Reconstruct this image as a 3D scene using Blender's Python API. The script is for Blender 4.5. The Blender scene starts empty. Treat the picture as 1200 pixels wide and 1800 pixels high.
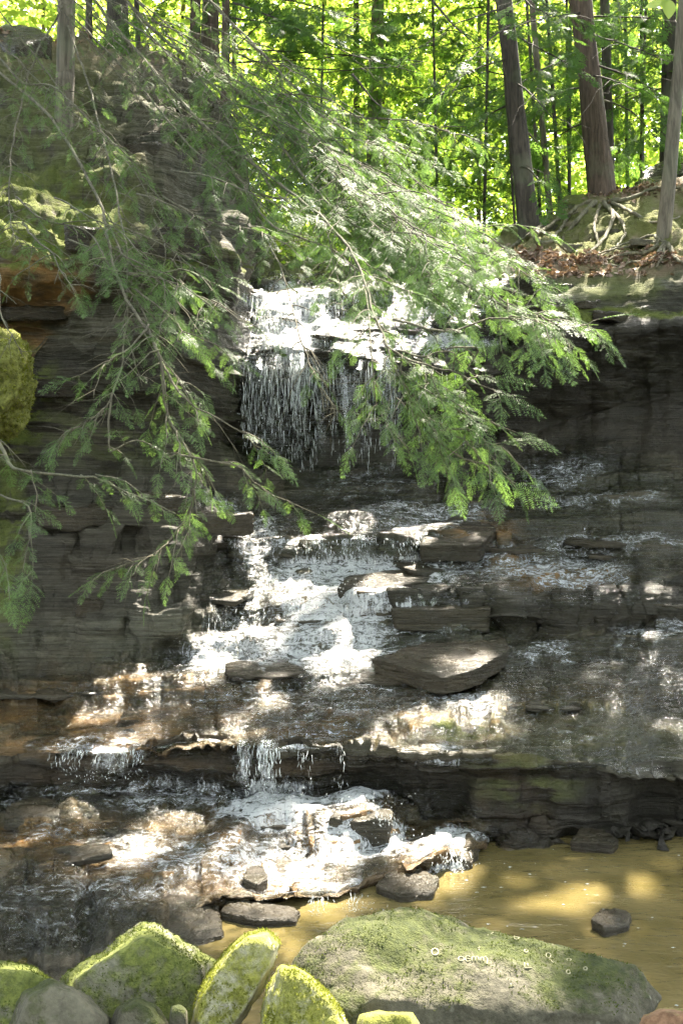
import bpy, bmesh, math, random
import numpy as np
from mathutils import Vector

# ------------------------------------------------------------------ camera, sky, sun, exposure
scn = bpy.context.scene
COL = scn.collection
F, CX, CY, CAMZ = 1700.0, 600.0, 900.0, 1.7
cam = bpy.data.cameras.new("camera")
cam_o = bpy.data.objects.new("camera", cam)
COL.objects.link(cam_o)
cam_o.location = (0, 0, CAMZ)
cam_o.rotation_euler = (math.radians(90), 0, 0)
cam.sensor_fit = 'VERTICAL'
cam.sensor_height = 36.0
cam.lens = 36.0 * F / 1800.0
cam.clip_start = 0.05
cam.clip_end = 400
scn.camera = cam_o

SUN_EL, SUN_AZ = math.radians(57), math.radians(24)      # azimuth clockwise from +Y
world = bpy.data.worlds.new("World")
scn.world = world
world.use_nodes = True
wn = world.node_tree
sky = wn.nodes.new("ShaderNodeTexSky")
sky.sky_type = 'NISHITA'
sky.sun_disc = False
sky.sun_elevation = SUN_EL
sky.sun_rotation = SUN_AZ
sky.dust_density = 2.0
hz = wn.nodes.new("ShaderNodeHueSaturation")      # thin summer haze: the blue is paler than a clear sky's
hz.inputs["Saturation"].default_value = 0.35
wn.links.new(sky.outputs[0], hz.inputs["Color"])
wn.links.new(hz.outputs[0], wn.nodes["Background"].inputs[0])
wn.nodes["Background"].inputs[1].default_value = 0.15

sun = bpy.data.lights.new("sun", 'SUN')
sun.energy = 2.9
sun.angle = math.radians(0.5)
sun.color = (1.0, 0.91, 0.77)
sun_o = bpy.data.objects.new("sun", sun)
COL.objects.link(sun_o)
SUN = np.array([math.sin(SUN_AZ) * math.cos(SUN_EL), math.cos(SUN_AZ) * math.cos(SUN_EL), math.sin(SUN_EL)])
sun_o.rotation_euler = Vector(SUN).to_track_quat('Z', 'Y').to_euler()
sun_o.location = (0, 0, 30)

scn.view_settings.view_transform = 'Standard'
scn.view_settings.look = 'None'
scn.view_settings.exposure = 3.6
scn.view_settings.gamma = 1.0
scn.view_settings.use_curve_mapping = False
scn.render.engine = 'CYCLES'
scn.cycles.max_bounces = 8
scn.cycles.transparent_max_bounces = 12
scn.cycles.use_denoising = True
scn.cycles.denoising_prefilter = 'NONE'

rnd = random.Random(7)
rng = np.random.default_rng(7)

# ------------------------------------------------------------------ helpers
def at(px, py, d):
    return np.array([(px - CX) / F * d, d, CAMZ + (CY - py) / F * d])

def ats(pts):
    return np.array([at(*p) for p in pts])

_perm = np.random.default_rng(11).permutation(256)
_perm = np.concatenate([_perm, _perm, _perm])
_g = np.random.default_rng(12).normal(size=(256, 3))
_g /= np.linalg.norm(_g, axis=1)[:, None]

def perlin(p):
    p = np.asarray(p, float)
    i = np.floor(p).astype(np.int64)
    f = p - i
    u = f * f * f * (f * (f * 6 - 15) + 10)
    i &= 255
    out = 0
    for dx in (0, 1):
        wx = u[:, 0] if dx else 1 - u[:, 0]
        hx = _perm[(i[:, 0] + dx) & 255]
        for dy in (0, 1):
            wy = u[:, 1] if dy else 1 - u[:, 1]
            hy = _perm[hx + ((i[:, 1] + dy) & 255)]
            for dz in (0, 1):
                wz = u[:, 2] if dz else 1 - u[:, 2]
                h = _perm[hy + ((i[:, 2] + dz) & 255)]
                g = _g[h]
                out = out + wx * wy * wz * (g[:, 0] * (f[:, 0] - dx) + g[:, 1] * (f[:, 1] - dy) + g[:, 2] * (f[:, 2] - dz))
    return out * 1.5

def fbm(p, octv=4, gain=0.5):
    a, s, o = 1.0, 0.0, 0
    p = np.asarray(p, float)
    for k in range(octv):
        s = s + a * perlin(p * (2 ** k) + 17.3 * k)
        a *= gain
    return s

def smooth(e0, e1, x):
    t = np.clip((x - e0) / (e1 - e0), 0, 1)
    return t * t * (3 - 2 * t)

def make_mesh(name, V, faces, attrs=None, smooth_shade=True):
    """faces: (N,3) or (N,4) int array, or a list of such"""
    me = bpy.data.meshes.new(name)
    if not isinstance(faces, list):
        faces = [faces]
    faces = [np.asarray(f, np.int32) for f in faces if len(f)]
    V = np.asarray(V, np.float32)
    me.vertices.add(len(V))
    me.vertices.foreach_set("co", V.ravel())
    loops = np.concatenate([f.ravel() for f in faces])
    tot = np.concatenate([np.full(len(f), f.shape[1], np.int32) for f in faces])
    me.loops.add(len(loops))
    me.loops.foreach_set("vertex_index", loops)
    me.polygons.add(len(tot))
    start = np.concatenate([[0], np.cumsum(tot)[:-1]]).astype(np.int32)
    me.polygons.foreach_set("loop_start", start)
    me.polygons.foreach_set("loop_total", tot)
    if smooth_shade:
        me.polygons.foreach_set("use_smooth", np.ones(len(tot), bool))
    me.update(calc_edges=True)
    for k, a in (attrs or {}).items():
        at_ = me.attributes.new(k, 'FLOAT', 'POINT')
        at_.data.foreach_set("value", np.asarray(a, np.float32))
    return me

def link(name, me, mat=None, parent=None, label=None, cat=None, group=None, kind=None):
    o = bpy.data.objects.new(name, me)
    COL.objects.link(o)
    if mat is not None and me is not None and not me.materials:
        me.materials.append(mat)
    if parent is not None:
        o.parent = parent
        o.matrix_parent_inverse = parent.matrix_basis.inverted()
    tag(o, label, cat, group, kind)
    return o

def tag(o, label=None, cat=None, group=None, kind=None):
    for k, v in (("label", label), ("category", cat), ("group", group), ("kind", kind)):
        if v:
            o[k] = v
    return o

def empty(name, loc, label, cat, group=None):
    o = bpy.data.objects.new(name, None)
    COL.objects.link(o)
    o.location = [float(v) for v in loc]
    o.empty_display_size = 0.2
    return tag(o, label, cat, group)

class MB:
    """collects tubes and sheets into one mesh"""
    def __init__(s):
        s.V, s.Q, s.T, s.n = [], [], [], 0
    def add(s, V, quads=None, tris=None):
        V = np.asarray(V, float)
        if quads is not None and len(quads):
            s.Q.append(np.asarray(quads) + s.n)
        if tris is not None and len(tris):
            s.T.append(np.asarray(tris) + s.n)
        s.V.append(V)
        s.n += len(V)
    def tube(s, pts, radii, sides=5, lump=0.0):
        pts = np.asarray(pts, float)
        n = len(pts)
        radii = np.broadcast_to(np.asarray(radii, float), (n,))
        tan = np.gradient(pts, axis=0)
        tan /= np.linalg.norm(tan, axis=1)[:, None] + 1e-9
        ref = np.array([0.31, 0.9, 0.2]) if abs(tan[:, 2]).mean() > 0.7 else np.array([0.1, 0.2, 1.0])
        a = np.cross(tan, ref)
        a /= np.linalg.norm(a, axis=1)[:, None] + 1e-9
        b = np.cross(tan, a)
        ang = np.linspace(0, 2 * math.pi, sides, endpoint=False)
        V = pts[:, None] + (a[:, None] * np.cos(ang)[None, :, None] + b[:, None] * np.sin(ang)[None, :, None]) * radii[:, None, None]
        V = V.reshape(-1, 3)
        if lump:
            d = fbm(V * np.array([9, 9, 1.6]), 3)
            V = V + ((V - np.repeat(pts, sides, 0))) * (d * lump)[:, None]
        i = np.arange(n - 1)[:, None] * sides
        j = np.arange(sides)[None]
        j2 = (j + 1) % sides
        q = np.stack([i + j, i + j2, i + sides + j2, i + sides + j], -1).reshape(-1, 4)
        e0 = [[0, k + 1, k] for k in range(1, sides - 1)]
        o = (n - 1) * sides
        e1 = [[o, o + k, o + k + 1] for k in range(1, sides - 1)]
        s.add(V, q, e0 + e1)
    def mesh(s, name, attrs=None, smooth_shade=True):
        fs = []
        if s.Q: fs.append(np.concatenate(s.Q))
        if s.T: fs.append(np.concatenate(s.T))
        return make_mesh(name, np.concatenate(s.V), fs, attrs, smooth_shade)

def spline(pts, n):
    """Catmull-Rom through the points, n samples"""
    P = np.asarray(pts, float)
    P = np.vstack([2 * P[0] - P[1], P, 2 * P[-1] - P[-2]])
    m = len(P) - 3
    t = np.linspace(0, m - 1e-6, n)
    i = t.astype(int)
    f = (t - i)[:, None]
    a, b, c, d = P[i], P[i + 1], P[i + 2], P[i + 3]
    return 0.5 * (2 * b + (c - a) * f + (2 * a - 5 * b + 4 * c - d) * f ** 2 + (3 * b - a - 3 * c + d) * f ** 3)

# ------------------------------------------------------------------ materials
def new_mat(name):
    m = bpy.data.materials.new(name)
    m.use_nodes = True
    nt = m.node_tree
    nt.nodes.clear()
    out = nt.nodes.new("ShaderNodeOutputMaterial")
    return m, nt, out

class N:
    """tiny node builder"""
    def __init__(s, nt): s.nt = nt
    def __call__(s, typ, **kw):
        n = s.nt.nodes.new("ShaderNode" + typ)
        ins = kw.pop("ins", {})
        for k, v in kw.items():
            setattr(n, k, v)
        for k, v in ins.items():
            if isinstance(v, bpy.types.NodeSocket):
                s.nt.links.new(v, n.inputs[k])
            else:
                n.inputs[k].default_value = v
        return n
    def noise(s, vec, scale, detail=5, rough=0.55, dist=0.0):
        return s("TexNoise", ins={"Vector": vec, "Scale": scale, "Detail": detail, "Roughness": rough, "Distortion": dist}).outputs[0]
    def mapv(s, vec, scale):
        return s("Mapping", ins={"Vector": vec, "Scale": scale}).outputs[0]
    def ramp(s, fac, stops, interp='LINEAR'):
        n = s("ValToRGB", ins={"Fac": fac})
        n.color_ramp.interpolation = interp
        el = n.color_ramp.elements
        while len(el) < len(stops): el.new(0.5)
        for e, (p, c) in zip(el, stops):
            e.position = p
            e.color = (c[0], c[1], c[2], 1) if hasattr(c, "__len__") else (c, c, c, 1)
        return n.outputs[0]
    def mix(s, fac, a, b, blend='MIX'):
        n = s("MixRGB", blend_type=blend)
        for k, v in ((0, fac), (1, a), (2, b)):
            if isinstance(v, bpy.types.NodeSocket): s.nt.links.new(v, n.inputs[k])
            elif k == 0: n.inputs[0].default_value = v
            else: n.inputs[k].default_value = (*v[:3], 1)
        return n.outputs[0]
    def math(s, op, a, b=0.0, clamp=False):
        n = s("Math", operation=op, use_clamp=clamp)
        for k, v in ((0, a), (1, b)):
            if isinstance(v, bpy.types.NodeSocket): s.nt.links.new(v, n.inputs[k])
            else: n.inputs[k].default_value = v
        return n.outputs[0]
    def mrange(s, v, a, b, c=0.0, d=1.0):
        return s("MapRange", clamp=True, ins={0: v, 1: a, 2: b, 3: c, 4: d}).outputs[0]
    def attr(s, name):
        return s("Attribute", attribute_name=name).outputs["Fac"]
    def bump(s, h, strength, dist, normal=None):
        ins = {"Height": h, "Strength": strength, "Distance": dist}
        if normal is not None: ins["Normal"] = normal
        return s("Bump", ins=ins).outputs[0]

def rock_material():
    m, nt, out = new_mat("wet layered sandstone")
    n = N(nt)
    pos = n("NewGeometry").outputs["Position"]
    nz = n("SeparateXYZ", ins={0: n("NewGeometry").outputs["Normal"]}).outputs[2]
    wet, moss, ochre, litter = n.attr("wet"), n.attr("moss"), n.attr("ochre"), n.attr("litter")
    big = n.noise(pos, 1.3, 4)
    band = n.noise(n.mapv(pos, (1.2, 1.2, 16)), 1.0, 6, 0.6, 0.4)
    fine = n.noise(pos, 38, 6, 0.65)
    grain = n.noise(n.mapv(pos, (5, 5, 60)), 1.0, 5, 0.6)
    c = n.ramp(band, [(0.3, (0.038, 0.032, 0.021)), (0.5, (0.092, 0.078, 0.052)), (0.7, (0.18, 0.155, 0.108))])
    c = n.mix(n.ramp(big, [(0.35, 0.0), (0.65, 0.6)]), c, (0.075, 0.085, 0.058))
    c = n.mix(n.math('MULTIPLY', n.ramp(fine, [(0.35, 0.0), (0.7, 1.0)]), 0.35), c, (0.23, 0.21, 0.17))
    thin = n.noise(n.mapv(pos, (1.6, 4.5, 75)), 1.0, 5, 0.65, 0.5)
    c = n.mix(n.ramp(thin, [(0.42, 0.0), (0.62, 0.75)]), c, n.mix(1.0, c, (0.35, 0.33, 0.28), 'MULTIPLY'))
    c = n.mix(n.ramp(thin, [(0.30, 0.6), (0.42, 0.0)]), c, (0.20, 0.185, 0.135))
    och = n.math('MULTIPLY', ochre, n.ramp(n.noise(n.mapv(pos, (3, 3, 9)), 1.4, 4), [(0.35, 0.15), (0.6, 1.0)]))
    c = n.mix(och, c, n.mix(n.noise(pos, 9, 3), (0.25, 0.125, 0.038), (0.42, 0.25, 0.095)))
    c = n.mix(n.math('MULTIPLY', wet, 0.7), c, n.mix(1.0, c, (0.50, 0.47, 0.38), 'MULTIPLY'))
    lit_c = n.mix(n.noise(pos, 30, 4), (0.12, 0.075, 0.045), (0.36, 0.25, 0.18))
    c = n.mix(n.math('MULTIPLY', litter, n.ramp(n.noise(pos, 6, 5), [(0.38, 0.1), (0.55, 1.0)])), c, lit_c)
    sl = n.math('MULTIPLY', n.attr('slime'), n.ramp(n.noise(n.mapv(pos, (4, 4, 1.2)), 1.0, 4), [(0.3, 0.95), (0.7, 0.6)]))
    c = n.mix(sl, c, n.mix(n.noise(pos, 7, 4), (0.007, 0.006, 0.005), (0.030, 0.025, 0.017)))  # wet black rock colour that also carries painted shade
    c = n.mix(n.math('MULTIPLY', n.attr('dirt'), n.ramp(n.noise(pos, 3, 5), [(0.3, 0.35), (0.6, 0.95)])), c, n.mix(n.noise(pos, 14, 5), (0.17, 0.14, 0.085), (0.42, 0.35, 0.24)))
    mn = n.math('MULTIPLY', n.noise(pos, 4.5, 6, 0.62), n.mrange(nz, -0.35, 0.6, 0.55, 1.0))
    mfac = n.math('MULTIPLY', n.mrange(mn, 0.30, 0.46), moss)
    mcol = n.mix(n.noise(pos, 22, 4), (0.055, 0.075, 0.014), (0.21, 0.24, 0.05))
    c = n.mix(mfac, c, mcol)
    rough = n.math('ADD', n.mrange(wet, 0, 1, 0.85, 0.17), n.math('MULTIPLY', mfac, 0.5), True)
    rough = n.math('ADD', rough, n.math('MULTIPLY', n.math('SUBTRACT', fine, 0.5), 0.25), True)
    rough = n.math('ADD', rough, n.ramp(thin, [(0.45, 0.0), (0.6, 0.22)]), True)
    h = n.math('ADD', n.math('ADD', n.math('MULTIPLY', grain, 0.8), n.math('MULTIPLY', thin, 0.7)), n.math('MULTIPLY', fine, 0.45))
    h = n.math('ADD', h, n.math('MULTIPLY', n.noise(pos, 11, 4), 0.8))
    h = n.math('ADD', h, n.math('MULTIPLY', n.math('MULTIPLY', mfac, n.noise(pos, 90, 3)), 1.2))
    nb = n.bump(h, 0.9, 0.03)
    p = n("BsdfPrincipled", ins={"Base Color": c, "Roughness": rough, "Normal": nb, "IOR": 1.38})
    nt.links.new(p.outputs[0], out.inputs[0])
    return m

def boulder_material(name, base_lo, base_hi, moss_amt, moss_lo=(0.07, 0.095, 0.015), moss_hi=(0.25, 0.27, 0.055), wet=0.0):
    m, nt, out = new_mat(name)
    n = N(nt)
    pos = n("NewGeometry").outputs["Position"]
    nz = n("SeparateXYZ", ins={0: n("NewGeometry").outputs["Normal"]}).outputs[2]
    big = n.noise(pos, 5, 5, 0.6)
    fine = n.noise(pos, 70, 6, 0.7)
    mid = n.noise(pos, 22, 5, 0.65)
    c = n.mix(n.ramp(big, [(0.36, 0), (0.62, 1)]), base_lo, base_hi)
    c = n.mix(n.math('MULTIPLY', n.ramp(fine, [(0.4, 0), (0.7, 1)]), 0.4), c, tuple(min(1, v * 1.9) for v in base_hi))
    c = n.mix(n.math('MULTIPLY', n.ramp(mid, [(0.5, 0), (0.68, 1)]), 0.55), c, tuple(v * 0.5 for v in base_lo))
    vor = n("TexVoronoi", ins={"Vector": pos, "Scale": 30.0}).outputs["Distance"]
    lich = n.math('MULTIPLY', n.ramp(vor, [(0.16, 1), (0.24, 0)]), n.ramp(n.noise(pos, 7, 3), [(0.56, 0), (0.64, 1)]))
    c = n.mix(n.math('MULTIPLY', lich, 0.55), c, (0.33, 0.33, 0.25))
    mz = n.math('ADD', n.math('MULTIPLY', nz, 0.22), n.math('ADD', n.math('MULTIPLY', n.noise(pos, 4.2, 3), 0.7), n.math('MULTIPLY', n.noise(pos, 26, 5, 0.7), 0.45)))
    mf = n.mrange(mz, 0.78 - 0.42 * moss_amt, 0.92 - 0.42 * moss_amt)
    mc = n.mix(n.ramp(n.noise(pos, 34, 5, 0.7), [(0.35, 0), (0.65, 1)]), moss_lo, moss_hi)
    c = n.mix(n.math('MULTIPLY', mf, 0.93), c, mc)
    h = n.math('ADD', n.math('MULTIPLY', fine, 0.35), n.math('MULTIPLY', mid, 0.9))
    h = n.math('ADD', h, n.math('MULTIPLY', mf, n.math('MULTIPLY', n.noise(pos, 130, 3, 0.7), 1.4)))
    rough = n.math('ADD', n.math('MULTIPLY', mf, 0.3), 0.85 - 0.6 * wet, True)
    p = n("BsdfPrincipled", ins={"Base Color": c, "Roughness": rough, "Normal": n.bump(h, 0.8, 0.014)})
    nt.links.new(p.outputs[0], out.inputs[0])
    return m

def bark_material(name, lo, hi):
    m, nt, out = new_mat(name)
    n = N(nt)
    pos = n("NewGeometry").outputs["Position"]
    f = n.noise(n.mapv(pos, (26, 26, 3.2)), 1.0, 6, 0.65, 0.6)
    g = n.noise(pos, 2.2, 4)
    c = n.mix(n.ramp(f, [(0.35, 0), (0.65, 1)]), lo, hi)
    c = n.mix(n.math('MULTIPLY', n.ramp(g, [(0.5, 0), (0.62, 1)]), 0.35), c, (0.16, 0.18, 0.11))
    p = n("BsdfPrincipled", ins={"Base Color": c, "Roughness": 0.9, "Normal": n.bump(f, 0.9, 0.03)})
    nt.links.new(p.outputs[0], out.inputs[0])
    return m

def leaf_material(name, dark, light, trans, tfac=0.45, gloss=0.10, grough=0.38):
    m, nt, out = new_mat(name)
    n = N(nt)
    tone = n.attr("tone")
    pos = n("NewGeometry").outputs["Position"]
    t = n.math('ADD', n.math('MULTIPLY', tone, 0.75), n.math('MULTIPLY', n.noise(pos, 3.0, 2), 0.35), True)
    c = n.mix(t, dark, light)
    ct = n.mix(1.0, n.mix(t, (0.62, 0.68, 0.6), (1, 1, 1)), trans, 'MULTIPLY')
    d = n("BsdfDiffuse", ins={0: c})
    tr = n("BsdfTranslucent", ins={0: ct})
    mx = n("MixShader", ins={0: tfac, 1: d.outputs[0], 2: tr.outputs[0]})
    gl = n("BsdfGlossy", ins={0: (1, 1, 1, 1), 1: grough})
    mg = n("MixShader", ins={0: gloss, 1: mx.outputs[0], 2: gl.outputs[0]})
    nt.links.new(mg.outputs[0], out.inputs[0])
    return m

def plain_material(name, lo, hi, scale=20, rough=0.8, bump=0.3):
    m, nt, out = new_mat(name)
    n = N(nt)
    pos = n("NewGeometry").outputs["Position"]
    f = n.noise(pos, scale, 5, 0.65)
    c = n.mix(n.ramp(f, [(0.35, 0), (0.65, 1)]), lo, hi)
    p = n("BsdfPrincipled", ins={"Base Color": c, "Roughness": rough, "Normal": n.bump(f, bump, 0.02)})
    nt.links.new(p.outputs[0], out.inputs[0])
    return m

def stream_material():
    """thin sheet of clear water, turning to white foam where it breaks"""
    m, nt, out = new_mat("running water")
    n = N(nt)
    pos = n("NewGeometry").outputs["Position"]
    foam, steep = n.attr("foam"), n.attr("steep")
    def web(v):
        return n.math('SUBTRACT', 1.0, n.math('ABSOLUTE', n.math('MULTIPLY', n.math('SUBTRACT', v, 0.5), 5.0)), True)
    wp = n("VectorMath", operation='ADD', ins={0: pos, 1: n("VectorMath", operation='SCALE', ins={0: n("TexNoise", ins={"Vector": pos, "Scale": 9.0, "Detail": 2.0}).outputs["Color"], "Scale": 0.09}).outputs[0]}).outputs[0]
    flat_s = n.noise(n.mapv(wp, (5.5, 24, 70)), 1.0, 6, 0.72, 0.6)
    vert_s = n.noise(n.mapv(wp, (60, 14, 5.0)), 1.0, 5, 0.68, 0.5)
    s = n("MixRGB", ins={0: steep, 1: flat_s, 2: vert_s}).outputs[0]
    w1 = web(n.noise(n.mapv(wp, (16, 22, 30)), 1.0, 3, 0.6, 0.8))
    speck = n.noise(pos, 75, 3, 0.65)
    s2 = n.math('ADD', n.math('ADD', n.math('MULTIPLY', s, 0.76), n.math('MULTIPLY', speck, 0.12)), n.math('MULTIPLY', w1, 0.13))
    f = n.math('ADD', s2, n.math('MULTIPLY', n.math('SUBTRACT', foam, 0.62), 0.30))
    ff = n.math('MULTIPLY', n.mrange(f, 0.49, 0.66), n.mrange(foam, 0.02, 0.14))
    h = n.math('ADD', n.noise(n.mapv(pos, (16, 30, 30)), 1.0, 4, 0.6, 1.0), n.math('MULTIPLY', speck, 0.35))
    nb = n.bump(h, 0.9, 0.02)
    clear = n("BsdfTransparent", ins={0: (0.93, 0.95, 0.90, 1)})
    gl = n("BsdfGlossy", ins={0: (1, 1, 1, 1), 1: 0.14, "Normal": nb})
    fr = n("Fresnel", ins={0: 1.36, "Normal": nb})
    film = n("MixShader", ins={0: fr.outputs[0], 1: clear.outputs[0], 2: gl.outputs[0]})
    white = n("BsdfPrincipled", ins={"Base Color": (0.66, 0.67, 0.67, 1), "Roughness": 0.35, "Normal": n.bump(n.math('ADD', s, speck), 0.6, 0.025)})
    mx = n("MixShader", ins={0: n.math('MULTIPLY', ff, 0.72), 1: film.outputs[0], 2: white.outputs[0]})
    none = n("BsdfTransparent")
    fin = n("MixShader", ins={0: n.attr('film'), 1: none.outputs[0], 2: mx.outputs[0]})
    nt.links.new(fin.outputs[0], out.inputs[0])
    return m

def strand_material():
    m, nt, out = new_mat("falling water")
    n = N(nt)
    pos = n("NewGeometry").outputs["Position"]
    b = n("BsdfPrincipled", ins={"Base Color": (0.82, 0.85, 0.84, 1), "Roughness": 0.2})
    t = n("BsdfTransparent", ins={0: (0.95, 0.97, 0.95, 1)})
    f = n.mrange(n.noise(n.mapv(pos, (40, 40, 10)), 1.0, 4), 0.42, 0.62, 0.12, 0.85)
    mx = n("MixShader", ins={0: f, 1: t.outputs[0], 2: b.outputs[0]})
    nt.links.new(mx.outputs[0], out.inputs[0])
    return m

def pool_material():
    m, nt, out = new_mat("murky pool water")
    n = N(nt)
    pos = n("NewGeometry").outputs["Position"]
    f = n.noise(pos, 2.2, 4, 0.6)
    c = n.mix(n.ramp(f, [(0.35, 0), (0.65, 1)]), (0.10, 0.080, 0.028), (0.165, 0.13, 0.055))
    r = n.math('ADD', n.noise(n.mapv(pos, (7, 17, 1)), 1.0, 3, 0.55, 0.6), n.math('MULTIPLY', n.noise(n.mapv(pos, (26, 50, 1)), 1.0, 3), 0.3))
    p = n("BsdfPrincipled", ins={"Base Color": c, "Roughness": 0.06, "IOR": 1.33, "Normal": n.bump(r, 0.45, 0.02)})
    nt.links.new(p.outputs[0], out.inputs[0])
    return m

M_ROCK = rock_material()
M_BOULDER = boulder_material("olive grey boulder", (0.05, 0.045, 0.028), (0.115, 0.105, 0.07), 0.22, (0.03, 0.042, 0.008), (0.085, 0.10, 0.024))
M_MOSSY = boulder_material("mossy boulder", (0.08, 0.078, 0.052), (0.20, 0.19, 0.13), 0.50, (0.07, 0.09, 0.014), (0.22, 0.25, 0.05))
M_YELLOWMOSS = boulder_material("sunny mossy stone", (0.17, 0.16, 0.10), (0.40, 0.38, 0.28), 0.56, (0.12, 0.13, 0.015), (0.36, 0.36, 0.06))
M_HANGMOSS = boulder_material("thick hanging moss", (0.10, 0.085, 0.04), (0.2, 0.16, 0.08), 1.3, (0.09, 0.10, 0.016), (0.27, 0.28, 0.06))
M_BROWNSTONE = boulder_material("rusty stone", (0.13, 0.065, 0.03), (0.26, 0.15, 0.085), 0.05)
M_WETROCK = boulder_material("wet dark stone", (0.012, 0.0105, 0.008), (0.034, 0.029, 0.021), -0.4, wet=0.6)
M_WETGREY = boulder_material("wet grey green stone", (0.022, 0.024, 0.017), (0.062, 0.064, 0.044), -0.3, wet=0.65)
M_BARK_GREY = bark_material("grey hemlock bark", (0.075, 0.062, 0.045), (0.22, 0.19, 0.14))
M_BARK_RED = bark_material("reddish hemlock bark", (0.05, 0.034, 0.026), (0.16, 0.112, 0.085))
M_BARK_DARK = bark_material("dark bark", (0.03, 0.024, 0.02), (0.10, 0.08, 0.065))
M_TWIG = bark_material("twig bark", (0.065, 0.056, 0.036), (0.185, 0.165, 0.11))
M_NEEDLE = leaf_material("hemlock needles", (0.05, 0.10, 0.028), (0.11, 0.19, 0.056), (0.26, 0.43, 0.09), 0.50, 0.03, 0.4)
M_NEEDLE_FAR = leaf_material("hemlock needles farther", (0.035, 0.08, 0.022), (0.08, 0.15, 0.04), (0.26, 0.46, 0.07), 0.52, 0.02, 0.42)
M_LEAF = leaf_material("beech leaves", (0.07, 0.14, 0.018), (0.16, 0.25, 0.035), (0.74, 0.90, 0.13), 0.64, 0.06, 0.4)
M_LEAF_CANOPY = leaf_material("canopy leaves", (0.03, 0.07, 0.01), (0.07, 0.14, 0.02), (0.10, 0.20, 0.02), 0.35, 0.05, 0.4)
M_LITTER = leaf_material("fallen leaves", (0.16, 0.10, 0.065), (0.48, 0.36, 0.28), (0.2, 0.12, 0.05), 0.15, 0.03, 0.5)
M_STREAM = stream_material()
M_STRAND = strand_material()
M_POOL = pool_material()
M_FLOOR = plain_material("leafy forest floor", (0.05, 0.06, 0.02), (0.12, 0.14, 0.04), 3.0, 0.9, 0.6)
M_LICHEN = plain_material("pale lichen", (0.20, 0.19, 0.11), (0.36, 0.34, 0.22), 60, 0.9, 0.4)
M_ROOT = bark_material("root bark", (0.09, 0.08, 0.05), (0.24, 0.21, 0.14))

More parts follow.
